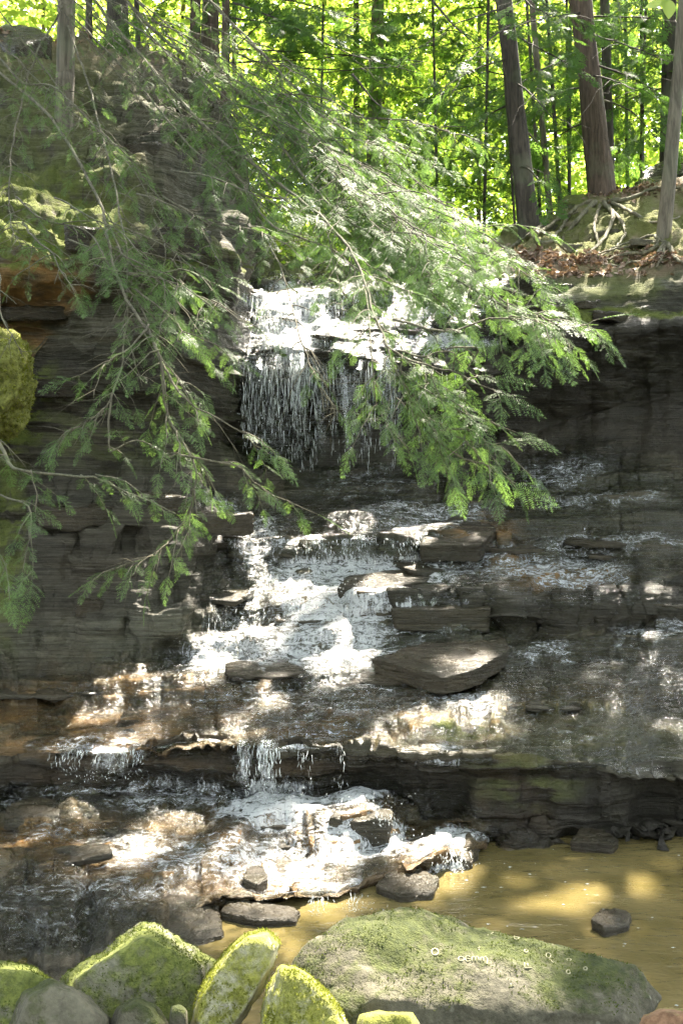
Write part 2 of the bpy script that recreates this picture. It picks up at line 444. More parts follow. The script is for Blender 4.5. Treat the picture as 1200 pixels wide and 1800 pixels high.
# ------------------------------------------------------------------ the rock: lofted between contour lines of the ledges
NEAR_POOL = 2890.0   # a pixel row below the horizon meets the water (z=0) at depth 2890/(py-900)
def wl(px, py):
    return (px, py, NEAR_POOL / (py - 900))
ROWS = [  # (rows up to the next line, jitter in px, knots)
 ("bed",   4, 0, [(0, 2900, 1.0), (1200, 2900, 1.0)]),
 ("bed",  10, 0, [(0, 1900, 3.1), (1200, 1900, 3.1)]),
 ("bed",  16, 3, [(0, 1795, 3.27), (200, 1748, 3.42), (300, 1668, 3.78), (400, 1640, 4.1), (620, 1630, 4.2), (680, 1600, 4.35), (820, 1550, 4.6), (860, 1510, 4.9), (1200, 1500, 4.98)]),
 ("low",  30, 5, [(0, 1700, 3.50), (200, 1668, 3.62), (300, 1618, 3.86), (390, 1575, 4.12), (600, 1570, 4.22), (680, 1540, 4.38), (800, 1515, 4.62), (850, 1482, 4.95), (1200, 1480, 4.98)]),
 ("low",  44, 7, [(0, 1547, 4.15), (200, 1535, 4.25), (400, 1500, 4.55), (640, 1480, 4.68), (760, 1478, 4.80), (840, 1474, 4.97), (1200, 1474, 4.98)]),
 ("low",  30, 5, [(0, 1440, 4.85), (200, 1430, 4.9), (420, 1415, 5.0), (600, 1415, 5.02), (760, 1440, 4.95), (840, 1460, 4.97), (1200, 1465, 4.99)]),
 ("face", 40, 4, [(0, 1385, 5.25), (90, 1370, 5.3), (250, 1372, 5.3), (420, 1392, 5.22), (700, 1405, 5.15), (800, 1425, 5.05), (850, 1440, 5.0), (1200, 1440, 5.02)]),
 ("ledge", 8, 5, [(0, 1335, 5.2), (100, 1318, 5.2), (250, 1312, 5.12), (420, 1308, 5.06), (600, 1306, 5.04), (700, 1308, 5.02), (820, 1318, 5.0), (900, 1326, 5.0), (1060, 1342, 5.0), (1200, 1358, 4.98)]),
 ("ledge", 46, 4, [(0, 1318, 5.3), (100, 1304, 5.3), (420, 1296, 5.2), (700, 1296, 5.15), (900, 1312, 5.1), (1200, 1340, 5.08)]),
 ("ledge", 50, 6, [(0, 1245, 5.75), (300, 1225, 5.8), (600, 1220, 5.8), (900, 1215, 5.75), (1200, 1210, 5.7)]),
 ("ledge", 30, 6, [(0, 1165, 6.25), (300, 1150, 6.3), (450, 1140, 6.35), (600, 1140, 6.35), (870, 1140, 6.3), (1200, 1115, 6.35)]),
 ("ledge", 26, 6, [(0, 1110, 6.42), (300, 1085, 6.45), (400, 1085, 6.6), (600, 1090, 6.68), (690, 1086, 6.72), (865, 1084, 6.72), (900, 1100, 6.6), (1200, 1095, 6.5)]),
 ("ledge", 34, 6, [(0, 1060, 6.52), (320, 1030, 6.6), (370, 1040, 6.75), (480, 1055, 6.85), (600, 1050, 6.88), (690, 1042, 6.78), (865, 1040, 6.78), (900, 1045, 6.7), (1200, 1008, 6.62)]),
 ("ledge", 26, 4, [(0, 1015, 6.65), (320, 985, 6.72), (370, 985, 7.05), (520, 988, 7.25), (740, 985, 7.3), (865, 962, 7.4), (1000, 985, 7.2), (1200, 990, 6.85)]),
 ("ledge", 40, 4, [(0, 960, 6.8), (320, 930, 6.85), (375, 940, 7.2), (520, 945, 7.28), (740, 938, 7.28), (865, 925, 7.45), (1000, 940, 7.5), (1200, 925, 7.3)]),
 ("ledge", 34, 5, [(0, 890, 6.95), (320, 880, 6.98), (380, 885, 7.6), (520, 885, 7.85), (700, 880, 7.9), (865, 895, 7.8), (930, 880, 7.9), (1200, 850, 7.7)]),
 ("wall",  36, 4, [(0, 810, 7.25), (300, 815, 7.25), (390, 830, 8.0), (520, 832, 8.4), (700, 835, 8.4), (865, 868, 8.1), (920, 858, 8.1), (1200, 790, 8.0)]),
 ("wall",  44, 4, [(0, 720, 7.35), (300, 720, 7.4), (400, 740, 8.3), (440, 740, 8.75), (700, 740, 8.85), (865, 770, 8.75), (1000, 735, 8.7), (1200, 690, 8.5)]),
 ("wall",  8, 3, [(0, 620, 7.2), (300, 620, 7.22), (380, 645, 7.9), (420, 646, 8.28), (470, 628, 8.32), (650, 636, 8.34), (870, 655, 8.3), (940, 600, 8.12), (1200, 566, 7.95)]),
 ("wall",  40, 3, [(0, 590, 7.2), (300, 590, 7.2), (390, 628, 7.9), (425, 634, 8.32), (470, 618, 8.42), (650, 622, 8.44), (870, 640, 8.4), (940, 586, 8.2), (1200, 552, 8.05)]),
 ("wall",  14, 3, [(0, 545, 7.25), (120, 535, 7.15), (300, 520, 7.2), (392, 540, 7.7), (430, 548, 8.75), (600, 550, 8.8), (870, 560, 8.7), (950, 535, 8.32), (1200, 500, 8.2)]),
 ("top",   16, 4, [(0, 470, 6.75), (120, 452, 6.85), (300, 470, 7.0), (392, 490, 7.5), (430, 512, 8.95), (600, 506, 9.0), (870, 505, 9.0), (950, 490, 8.7), (1200, 462, 8.5)]),
 ("top",   40, 4, [(0, 440, 6.80), (120, 430, 6.90), (300, 440, 7.0), (392, 455, 7.5), (430, 503, 9.5), (600, 500, 9.6), (870, 492, 9.2), (950, 470, 9.0), (1200, 440, 8.9)]),
 ("top",   44, 6, [(0, 270, 7.75), (120, 265, 7.85), (300, 290, 8.0), (392, 340, 8.6), (440, 496, 10.3), (600, 494, 10.6), (850, 450, 10.4), (930, 418, 10.2), (1060, 400, 10.2), (1200, 390, 9.9)]),
 ("top",   22, 5, [(0, 110, 8.7), (120, 130, 8.8), (300, 160, 9.2), (392, 240, 10.0), (450, 488, 11.8), (600, 486, 12.0), (800, 455, 12.5), (930, 402, 11.0), (1050, 350, 11.4), (1200, 318, 11.2)]),
 ("far",   20, 3, [(0, 62, 10.5), (150, 70, 11), (300, 95, 12), (400, 190, 13), (480, 480, 15), (600, 478, 15.5), (800, 452, 15.5), (930, 420, 13.5), (1050, 362, 13), (1200, 330, 12.6)]),
 ("far",   20, 0, [(0, 190, 22), (300, 260, 22), (600, 440, 22), (900, 440, 22), (1200, 400, 22)]),
 ("far",   0, 0, [(0, 330, 60), (600, 400, 60), (1200, 380, 60)]),
]
XS = np.concatenate([np.linspace(-900, -30, 40), np.arange(-10, 1211, 2.6), np.linspace(1230, 2100, 40)])
NC = len(XS)
lines = []
for k, (reg, ns, jit, kn) in enumerate(ROWS):
    kn = np.array(kn, float)
    py = np.interp(XS, kn[:, 0], kn[:, 1])
    dd = np.interp(XS, kn[:, 0], kn[:, 2])
    if jit:
        q = np.stack([XS / 70, np.full(NC, k * 3.7), np.zeros(NC)], 1)
        py = py + jit * 1.6 * fbm(q, 4, 0.6)
        dd = dd + 0.09 * fbm(q + 40.0, 3) * (dd / 6.0)
    lines.append(np.stack([(XS - CX) / F * dd, dd, CAMZ + (CY - py) / F * dd], 1))
rowP, rowReg, rowT = [], [], []
for k in range(len(ROWS) - 1):
    for j in range(ROWS[k][1]):
        t = j / ROWS[k][1]
        rowP.append(lines[k] * (1 - t) + lines[k + 1] * t)
        rowReg.append(ROWS[k][0])
        rowT.append(k + t)
rowP.append(lines[-1]); rowReg.append("far"); rowT.append(len(ROWS) - 1)
G = np.array(rowP)
NR = G.shape[0]
rowT = np.array(rowT)
# soften the joints between spans a little
for _ in range(2):
    G[1:-1] = 0.25 * G[:-2] + 0.5 * G[1:-1] + 0.25 * G[2:]
gu = np.gradient(G, axis=1); gv = np.gradient(G, axis=0)
NRM = np.cross(gu, gv)
NRM /= np.linalg.norm(NRM, axis=2)[..., None] + 1e-12
P = G.reshape(-1, 3).copy(); Nn = NRM.reshape(-1, 3)
PX = np.broadcast_to(XS[None], (NR, NC)).ravel()
PY = CY - (P[:, 2] - CAMZ) / P[:, 1] * F
RT = np.repeat(rowT, NC)
steep = smooth(0.85, 0.35, np.abs(Nn[:, 2]))
far_fade = smooth(16, 11.5, P[:, 1])
steep = np.maximum(steep, 0.9 * smooth(430, 390, PX) * (RT > 20.5) * (RT < 24))
# big lumps
P += Nn * (fbm(P * 1.1, 3) * 0.10 * far_fade)[:, None]
# beds: horizontal layers that stand proud or recede on the walls
warp = 0.10 * fbm(P * np.array([0.7, 0.7, 0.1]) + 9, 3)
zz = P[:, 2] + warp + 0.04 * P[:, 0]
calm = 1 - 0.75 * smooth(840, 900, PX) * (RT > 15.5) * (RT < 20)
for th, amp in ((0.42, 0.24), (0.17, 0.085), (0.06, 0.022)):
    b = zz / th
    ib = np.floor(b); fb = b - ib
    def lay(i):
        return perlin(np.stack([P[:, 0] * 0.8 + i * 7.13, P[:, 1] * 0.8 + i * 3.1, i * 0.731 + 0.37], 1))
    e = smooth(0.82, 1.0, fb)
    off = lay(ib) * (1 - e) + lay(ib + 1) * e
    P += Nn * (off * amp * steep * far_fade * calm)[:, None]
# mini steps on the sloping shelves, broken into plates
is_rock = (RT < 24.5)
for th, k in ((0.19, 0.5), (0.085, 0.6), (0.034, 0.65)):
    wz = 0.06 * fbm(P * np.array([0.7, 1.3, 0.2]) + 3, 4, 0.5)
    zq = (P[:, 2] + wz - 0.07 * P[:, 0]) / th
    iq = np.floor(zq); fq = zq - iq
    st = iq + smooth(0.55, 1.0, fq)
    jx = np.floor(P[:, 0] * 2.2 + 1.5 * perlin(P * 1.1 + 5) + iq * 0.37)
    jy = np.floor(P[:, 1] * 1.4 + 1.5 * perlin(P * 1.1 + 25))
    plate = np.modf(np.abs(np.sin(jx * 12.9898 + jy * 78.233 + iq * 3.1) * 43758.5453))[0] - 0.5
    w = (1 - steep * 1.0) * (1 - smooth(845, 860, PX) * smooth(6.9, 6.6, RT)) * far_fade * smooth(17, 15.5, RT) * smooth(2.2, 3.2, RT)
    P[:, 2] += ((st - zq) * th * k + plate * th * 0.12) * w
P += Nn * (fbm(P * np.array([6, 6, 12]), 4, 0.55) * 0.016 * far_fade)[:, None]
P += Nn * (fbm(P * 2.2 + 31, 5, 0.6) * 0.10 * smooth(20.5, 21.5, RT) * far_fade)[:, None]

P[:, 2] += 0.035 * smooth(2.6, 3.2, RT) * smooth(5.9, 5.3, RT) * smooth(860, 800, PX)

def ell(x, y, cx, cy, rx, ry, s, soft=0.5):
    d = np.sqrt(((x - cx) / rx) ** 2 + ((y - cy) / ry) ** 2)
    return s * (1 - smooth(1 - soft, 1 + soft, d))
def mask(lst, wob=14):
    wx = PX + wob * fbm(np.stack([PX / 45, PY / 30, PX * 0 + 1], 1), 3)
    wy = PY + wob * 0.6 * fbm(np.stack([PX / 45, PY / 30, PX * 0 + 9], 1), 3)
    o = np.zeros(len(P))
    for e in lst:
        o = np.maximum(o, ell(wx, wy, *e))
    return o
FOAM = [(520, 575, 85, 75, .98), (485, 535, 55, 40, 1.05), (610, 515, 140, 16, .6), (780, 545, 90, 14, .85), (795, 602, 100, 14, .85), (640, 608, 140, 18, .55), (440, 640, 40, 10, .6), (560, 690, 130, 60, .46), (520, 650, 90, 20, .6), (500, 770, 60, 50, .3), (690, 570, 60, 50, .36),
        (390, 880, 60, 22, .6), (450, 945, 60, 60, .7), (740, 905, 140, 36, .6), (640, 850, 120, 30, .4),
        (640, 1002, 190, 32, .9), (850, 985, 190, 40, .62), (590, 1060, 120, 60, .95), (745, 1088, 110, 26, .6), (430, 1090, 60, 60, .55),
        (990, 830, 80, 30, .55), (1060, 880, 120, 14, .6), (1060, 945, 160, 18, .62), (1000, 990, 130, 30, .72), (1150, 1110, 80, 14, .6), (960, 1130, 80, 10, .6),  # right shelf: white also paints the silvery sheen of wet rock
        (400, 1150, 100, 40, .8), (560, 1120, 150, 60, .85), (680, 1150, 140, 40, .58), (560, 1225, 280, 60, .44), (820, 1215, 60, 20, .66),
        (970, 1250, 280, 90, .30), (1100, 1160, 130, 50, .34), (540, 1300, 90, 14, .7), (760, 1315, 60, 18, .6), (180, 1306, 110, 14, .6),
        (490, 1425, 110, 40, 1.0), (640, 1415, 60, 22, .95), (640, 1480, 110, 36, .85), (785, 1500, 60, 40, .95), (300, 1390, 150, 40, .6), (280, 1500, 120, 40, .66),
        (470, 1510, 130, 50, .72), (150, 1470, 160, 25, .4), (540, 1560, 130, 26, .6), (90, 1600, 150, 60, .36), (220, 1565, 150, 40, .5), (70, 1390, 100, 25, .4), (480, 1380, 80, 18, .8)]
FILM = FOAM + [(450, 1500, 520, 160, .12), (450, 1240, 520, 110, .12), (950, 1230, 400, 140, .12), (650, 1000, 330, 170, .12), (1020, 930, 260, 170, .12), (650, 560, 260, 90, .12)]
foam = mask(FOAM, 22)
film = mask(FILM, 10)
wet = np.clip(np.maximum(mask([(e[0], e[1], e[2] * 1.25, e[3] * 1.3, 1.0) for e in FILM], 20), smooth(1500, 1540, PY) * 0.8), 0, 1)
wet = np.maximum(wet, 0.75 * ((PX > 860) & (PY > 540) & (PY < 860)))
wet = np.maximum(wet, 0.45 * ((PX < 420) & (PY > 700)))
wet = np.maximum(wet, 0.6 * (PY > 1300))
moss = mask([(60, 390, 190, 110, 1), (20, 690, 60, 120, 1.2), (250, 470, 200, 25, .9), (60, 180, 160, 120, .4), (10, 950, 40, 150, .7), (1100, 400, 300, 60, .75), (1060, 552, 200, 10, .9), (1080, 500, 100, 30, .5),
             (820, 1272, 70, 16, .9), (200, 760, 200, 60, .25), (930, 1360, 90, 50, .3), (960, 1270, 260, 50, .25)], 16)
ochre = mask([(200, 1250, 320, 70, .55), (400, 1490, 420, 80, .6), (900, 1250, 300, 60, .3), (620, 1260, 200, 30, .5), (300, 1350, 300, 30, .4), (560, 1060, 100, 40, .3), (150, 1265, 220, 60, .9), (250, 1205, 90, 30, .8), (780, 1262, 130, 35, .95), (100, 1475, 180, 35, .95), (420, 1500, 240, 70, .85), (700, 1490, 160, 60, .5), (60, 500, 90, 50, .95), (20, 560, 40, 80, .8), (960, 1000, 120, 25, .8),
              (850, 930, 60, 30, .8), (560, 1590, 300, 60, .4), (900, 1400, 60, 90, .3)], 20)
litter = mask([(1080, 330, 140, 30, .9), (1010, 460, 160, 26, .9), (1160, 450, 100, 30, .8), (120, 60, 160, 30, .8), (200, 100, 160, 30, .5)], 12)
litter = np.maximum(litter, smooth(25.2, 26, RT))
dirt = smooth(21.3, 21.9, RT) * (PX > 860)

GI = np.arange(NR * NC).reshape(NR, NC)
quads = np.stack([GI[:-1, :-1], GI[:-1, 1:], GI[1:, 1:], GI[1:, :-1]], -1).reshape(-1, 4)
qT = RT[quads[:, 0]]; qX = PX[quads[:, 0]]
slime = np.maximum(smooth(5.75, 6.1, RT) * smooth(7.05, 6.85, RT), 0.85 * smooth(15.8, 16.2, RT) * smooth(20.2, 19.7, RT) * (PX > 420))  # near-black wet tone, with shade painted into the low step and undercut walls
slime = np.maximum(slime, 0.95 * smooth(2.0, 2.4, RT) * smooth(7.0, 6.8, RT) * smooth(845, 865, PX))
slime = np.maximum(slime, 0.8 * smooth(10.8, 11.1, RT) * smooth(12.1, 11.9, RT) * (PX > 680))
slime = np.maximum(slime, 0.55 * smooth(10.8, 11.4, RT) * smooth(19, 18, RT) * (PX < 400))  # left cliff: its shade is put into the rock colour
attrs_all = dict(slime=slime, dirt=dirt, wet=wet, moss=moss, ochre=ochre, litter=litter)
def cut(name, sel, label, cat, mat=None):
    f = quads[sel]
    used, inv = np.unique(f.ravel(), return_inverse=True)
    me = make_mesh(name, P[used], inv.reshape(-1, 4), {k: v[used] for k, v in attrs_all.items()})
    return link(name, me, mat or M_ROCK, None, label, cat, None, "structure")
left = qX < 405; right = qX > 868
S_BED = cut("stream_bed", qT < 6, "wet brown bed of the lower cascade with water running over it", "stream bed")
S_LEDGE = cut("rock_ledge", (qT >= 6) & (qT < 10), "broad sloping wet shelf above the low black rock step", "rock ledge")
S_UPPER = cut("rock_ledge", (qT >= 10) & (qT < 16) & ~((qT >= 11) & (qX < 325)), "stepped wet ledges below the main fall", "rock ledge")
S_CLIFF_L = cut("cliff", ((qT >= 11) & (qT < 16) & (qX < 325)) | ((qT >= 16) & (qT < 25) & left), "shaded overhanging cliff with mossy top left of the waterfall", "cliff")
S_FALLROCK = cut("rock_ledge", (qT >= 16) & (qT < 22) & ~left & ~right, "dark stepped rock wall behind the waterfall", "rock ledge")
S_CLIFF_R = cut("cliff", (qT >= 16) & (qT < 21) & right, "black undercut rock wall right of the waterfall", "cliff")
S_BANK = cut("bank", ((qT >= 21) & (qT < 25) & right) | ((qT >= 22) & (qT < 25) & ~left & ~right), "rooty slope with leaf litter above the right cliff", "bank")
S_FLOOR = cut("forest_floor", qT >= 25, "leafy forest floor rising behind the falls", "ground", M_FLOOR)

# visible point of the rock under a pixel
vis_order = None
def ground_at(px, py, rad=5):
    m = (np.abs(PX - px) < rad) & (np.abs(PYD - py) < rad)
    if not m.any():
        return ground_at(px, py, rad * 2)
    idx = np.nonzero(m)[0]
    return P[idx[np.argmin(P[idx, 1])]]
PYD = CY - (P[:, 2] - CAMZ) / P[:, 1] * F

# ------------------------------------------------------------------ water
wq = (film[quads] > 0.04).any(1) & (qT >= 2.2) & (qT < 24)
used, inv = np.unique(quads[wq].ravel(), return_inverse=True)
flow = 0.012 + 0.010 * fbm(P[used] * np.array([5, 14, 20]), 3) + 0.004 * foam[used] * (0.5 + fbm(P[used] * np.array([8, 18, 18]), 3))
# normals of the displaced surface
D = P.reshape(NR, NC, 3)
N2 = np.cross(np.gradient(D, axis=1), np.gradient(D, axis=0)).reshape(-1, 3)
N2 /= np.linalg.norm(N2, axis=1)[:, None] + 1e-12
edge = smooth(0.03, 0.12, film[used])
SM = D.copy()
for _ in range(14):
    SM[1:-1] = 0.25 * SM[:-2] + 0.5 * SM[1:-1] + 0.25 * SM[2:]
    SM[:, 1:-1] = 0.25 * SM[:, :-2] + 0.5 * SM[:, 1:-1] + 0.25 * SM[:, 2:]
SM = SM.reshape(-1, 3)
WV = SM[used] * 0.8 + P[used] * 0.2 + Nn[used] * (np.clip(flow, 0.003, 1) * edge - 0.012 * (1 - edge))[:, None]
steep2 = smooth(0.8, 0.4, np.abs(N2[used, 2])) * 0.5 + 0.5 * steep[used]
me = make_mesh("stream_water", WV, inv.reshape(-1, 4), dict(foam=foam[used], steep=steep2, film=edge))
link("stream_water", me, M_STREAM, None, "clear and white water running down over the stepped ledges", "water", None, "structure")

# pool
nx, ny = 120, 120
gx, gy = np.meshgrid(np.linspace(-3.5, 4.5, nx), np.linspace(0.6, 5.25, ny))
pv = np.stack([gx.ravel(), gy.ravel(), np.zeros(nx * ny)], 1)
pv[:, 2] += 0.006 * fbm(pv * np.array([3, 6, 1]), 3)
gi = np.arange(nx * ny).reshape(ny, nx)
pq = np.stack([gi[:-1, :-1], gi[:-1, 1:], gi[1:, 1:], gi[1:, :-1]], -1).reshape(-1, 4)
link("pool_water", make_mesh("pool_water", pv, pq), M_POOL, None, "murky olive brown pool at the foot of the low step", "water", None, "structure")

def curtain(name, spec, label, seed):
    """strands of falling water; spec: list of (px0, px1, top py, bottom py, depth top, depth bottom, strands, width)"""
    r = np.random.default_rng(seed)
    mb = MB()
    for (x0, x1, y0, y1, d0, d1, n, wdt) in spec:
        xc = r.uniform(x0, x1, max(3, n // 7))          # the water gathers in a few runs
        for _ in range(n * 3):
            x = xc[r.integers(len(xc))] + r.normal(0, 5) if r.random() < 0.6 else r.uniform(x0, x1)
            a, b = at(x, y0 + r.normal(0, 3), d0), at(x + r.normal(0, 3), y1, d1)
            t0 = r.random() ** 1.4 * 0.92
            t1 = min(1.0, t0 + r.uniform(0.03, 0.16) * (1.6 - t0))
            t = np.linspace(t0, t1, 5)
            p = a[None] + (b - a)[None] * t[:, None]
            p[:, 0] += np.cumsum(r.normal(0, 0.0022, 5))
            p[:, 1] -= 0.10 * np.sin(np.clip(t, 0, 1) * math.pi) * r.uniform(0.3, 1)
            w = wdt * r.uniform(0.16, 0.55) * np.array([.25, .8, 1, .7, .2])
            mb.tube(p, w, 3)
    me = mb.mesh(name)
    return link(name, me, M_STRAND, None, label, "water", None, "structure")

curtain("waterfall", [(428, 560, 640, 815, 8.22, 8.28, 150, .0055), (430, 520, 635, 760, 8.2, 8.25, 60, .006), (520, 700, 632, 830, 8.24, 8.3, 110, .0045), (690, 820, 645, 800, 8.2, 8.3, 30, .004),
                      (440, 600, 515, 625, 8.75, 8.3, 120, .006), (440, 500, 520, 620, 8.7, 8.3, 60, .008), (600, 860, 510, 560, 8.85, 8.7, 50, .005)],
        "tall broken veil of water falling over the upper lip", 3)
curtain("waterfall", [(520, 745, 945, 990, 7.22, 7.2, 70, .005), (700, 745, 935, 985, 7.22, 7.2, 16, .006), (500, 540, 1040, 1100, 6.72, 6.66, 20, .005), (470, 520, 1010, 1060, 6.95, 6.8, 20, .006), (370, 470, 1070, 1135, 6.6, 6.45, 26, .005), (860, 880, 1050, 1100, 6.65, 6.6, 10, .006), (690, 720, 1045, 1080, 6.7, 6.66, 6, .005)],
        "thin drips over the middle steps of the cascade", 4)
curtain("waterfall", [(416, 498, 1305, 1405, 4.98, 5.0, 46, .0048), (455, 475, 1305, 1405, 4.97, 5.0, 10, .007), (90, 250, 1315, 1366, 5.1, 5.14, 60, .0045), (595, 604, 1303, 1395, 4.97, 4.98, 5, .005), (525, 550, 1310, 1392, 4.98, 5.0, 7, .0035)],
        "thin streams falling over the low black step", 5)
curtain("waterfall", [(610, 640, 1568, 1598, 4.14, 4.12, 18, .004), (540, 572, 1575, 1606, 4.08, 4.05, 16, .0045), (655, 690, 1425, 1452, 4.72, 4.7, 14, .005), (770, 830, 1490, 1528, 4.62, 4.5, 26, .005)],
        "small spill at the edge of the pool", 6)

def sheet(rows, x_of, foam_of, label, seed):
    """a thin wavering sheet of falling water between contour lines [(py, depth, px0, px1)]"""
    nr_, nc_ = 70, 130
    rw_ = np.array(rows, float); t = np.linspace(0, 1, nr_); tk = np.linspace(0, 1, len(rw_))
    py, dd, x0, x1 = (np.interp(t, tk, rw_[:, k]) for k in range(4))
    u = np.linspace(0, 1, nc_)
    px = x0[:, None] + (x1 - x0)[:, None] * u[None]
    V = np.stack([(px - CX) / F * dd[:, None], dd[:, None] + 0 * px, CAMZ + (CY - py[:, None]) / F * dd[:, None] + 0 * px], -1).reshape(-1, 3)
    V[:, 1] += 0.05 * fbm(np.stack([V[:, 0] * 5 + seed, V[:, 2] * 0.7, 0 * V[:, 0]], 1), 3) 
    fo = foam_of(np.tile(u, nr_), np.repeat(t, nc_)) + 0.28 * fbm(np.stack([V[:, 0] * 3.5, V[:, 2] * 0.6, 0 * V[:, 0] + seed], 1), 3)
    uu, tt = np.tile(u, nr_), np.repeat(t, nc_)
    rag = 0.5 + fbm(np.stack([V[:, 0] * 6, V[:, 2] * 0.8, 0 * V[:, 0] + seed + 3], 1), 4)
    fade = smooth(0.0, 0.16, uu) * smooth(1.0, 0.84, uu) * smooth(1.0, 0.75, tt) * smooth(0.28, 0.62, rag)
    gi = np.arange(nr_ * nc_).reshape(nr_, nc_)
    q = np.stack([gi[:-1, :-1], gi[:-1, 1:], gi[1:, 1:], gi[1:, :-1]], -1).reshape(-1, 4)
    link("waterfall", make_mesh("waterfall", V, q, dict(foam=np.clip(fo, 0, 1) * fade, steep=np.ones(len(V)), film=fade)), M_STREAM, None, label, "water", None, "structure")
sheet([(622, 8.34, 425, 735), (650, 8.24, 425, 735), (740, 8.2, 420, 730), (825, 8.2, 430, 720)], None, lambda u, t: 0.62 - 0.32 * t - 0.12 * u, "thin veil of the main fall over the undercut", 2)
sheet([(1302, 5.02, 414, 500), (1315, 4.97, 414, 500), (1404, 4.96, 410, 504)], None, lambda u, t: 0.55 - 0.1 * t, "narrow clear sheet over the middle of the low black step", 5)
sheet([(1312, 5.16, 92, 252), (1322, 5.08, 92, 252), (1366, 5.1, 90, 255)], None, lambda u, t: 0.5 + 0 * t, "short clear sheet over the left end of the low step", 7)
sheet([(940, 7.26, 520, 745), (948, 7.2, 520, 745), (988, 7.18, 515, 748)], None, lambda u, t: 0.45 - 0.1 * t, "thin sheet over the ledge under the hemlock bough", 9)
# drops thrown up where the water lands
mb = MB()
oct_v = np.array([[1, 0, 0], [-1, 0, 0], [0, 1, 0], [0, -1, 0], [0, 0, 1], [0, 0, -1]], float)
oct_f = np.array([[0, 2, 4], [2, 1, 4], [1, 3, 4], [3, 0, 4], [2, 0, 5], [1, 2, 5], [3, 1, 5], [0, 3, 5]])
for (cx, cy, rx, ry, n, dd) in [(480, 1405, 90, 30, 260, 4.95), (640, 1408, 60, 14, 70, 4.75), (640, 1470, 100, 25, 120, 4.7), (790, 1515, 40, 20, 90, 4.5), (590, 1045, 90, 40, 160, 6.7), (640, 990, 120, 18, 100, 7.1),
                                 (450, 930, 50, 40, 70, 7.2), (540, 580, 90, 70, 140, 8.4), (520, 720, 110, 90, 160, 8.2), (640, 1590, 60, 16, 60, 4.1), (180, 1368, 80, 8, 50, 5.1), (400, 1150, 80, 25, 80, 6.3)]:
    for _ in range(n):
        x, y = rng.normal(cx, rx * 0.5), rng.normal(cy, ry * 0.5)
        s = rng.uniform(0.0018, 0.0045) * (dd / 6)
        mb.add(oct_v * s * np.array([1, 1, rng.uniform(1, 1.8)]) + at(x, y, dd + rng.normal(0, 0.06)), None, oct_f)
link("splash_drops", mb.mesh("splash_drops"), M_STRAND, None, "white drops thrown up where the water lands", "water", None, "stuff")

mb = MB()
for _ in range(90):
    x, y = rng.uniform(640, 1260), 1490 + rng.random() ** 1.3 * 290
    s_ = rng.uniform(.002, .007)
    mb.add(oct_v * s_ * np.array([rng.uniform(1, 2.5), 1, .4]) + at(x, y, NEAR_POOL / (y - 900)) + [0, 0, .002], None, oct_f)
link("floating_foam", mb.mesh("floating_foam"), M_STRAND, None, "specks of foam drifting on the murky pool", "foam", None, "stuff")
# ------------------------------------------------------------------ rocks
_ico = {}
def ico(sub):
    if sub not in _ico:
        bm = bmesh.new()
        bmesh.ops.create_icosphere(bm, subdivisions=sub, radius=1)
        v = np.array([x.co[:] for x in bm.verts])
        f = np.array([[q.index for q in x.verts] for x in bm.faces])
        v /= np.linalg.norm(v, axis=1)[:, None]
        bm.free()
        _ico[sub] = (v, f)
    return _ico[sub]

def hull_rock(name, pts, mat, sub=5, soft=50, amp=0.02, freq=4.0, strata=0.0, parent=None, origin=None, wet_shade_=0.6, **tags):
    pts = np.asarray(pts, float)
    c = (pts.min(0) + pts.max(0)) / 2
    s = (pts.max(0) - pts.min(0)) / 2 + 1e-6
    Q = (pts - c) / s
    bm = bmesh.new()
    for q in Q: bm.verts.new(q)
    r = bmesh.ops.convex_hull(bm, input=bm.verts)
    bmesh.ops.recalc_face_normals(bm, faces=bm.faces)
    pl = []
    for f in bm.faces:
        nrm = np.array(f.normal[:]); h = float(nrm @ np.array(f.verts[0].co[:]))
        if h < 0: nrm, h = -nrm, -h
        if h > 0.02: pl.append(np.append(nrm / h, 0))
    bm.free()
    pl = np.unique(np.round(np.array(pl)[:, :3], 3), axis=0)
    v, f = ico(sub)
    k = np.clip(v @ pl.T, 0, None)
    rr = 1.0 / (np.sum(k ** soft, 1) ** (1.0 / soft) + 1e-6)
    V = v * rr[:, None] * s
    size = float(s.mean())
    off = np.array([len(name) % 7, len(pts) * 1.7, pts[0, 0] * 3.1])
    nd = v / s; nd /= np.linalg.norm(nd, axis=1)[:, None]
    d = fbm(V / size * freq * 0.35 + off, 3) * amp * 1.6 + np.abs(fbm(V / size * freq + off, 4, 0.55)) * -amp + fbm(V / size * freq * 5 + off, 3) * amp * 0.28
    if strata:
        zz = (V[:, 2] + 0.25 * V[:, 0]) / strata
        d = d + amp * 1.2 * perlin(np.stack([V[:, 0] * 2, V[:, 1] * 2, np.floor(zz) * 1.37 + 0.5], 1))
    V = V + nd * (d * size)[:, None]
    o3 = np.asarray(origin if origin is not None else [c[0], c[1], c[2] - s[2]], float)
    if parent is not None: o3 = np.zeros(3)
    one = np.ones(len(V))
    me = make_mesh(name, V + c - o3, f, dict(wet=0.9 * one, slime=wet_shade_ * one, ochre=0.08 * one, moss=0 * one, dirt=0 * one, litter=0 * one) if mat is M_ROCK else None)
    o = link(name, me, mat, parent, **tags)
    if parent is None: o.location = o3
    return o

def poly_rock(name, poly, d, th, mat, inset=0.8, lean=0.0, **kw):
    """the outline poly (px,py) stands at depth d; the stone bulges th/2 to the front and back"""
    poly = np.array(poly, float)
    c = poly.mean(0)
    pts = [at(x, y, d + lean * (c[1] - y) / F * d) for x, y in poly]
    for k, dz in ((inset, -th / 2), (inset, th / 2)):
        for x, y in c + (poly - c) * k:
            pts.append(at(x, y, d + dz + lean * (c[1] - y) / F * d))
    return hull_rock(name, pts, mat, **kw)

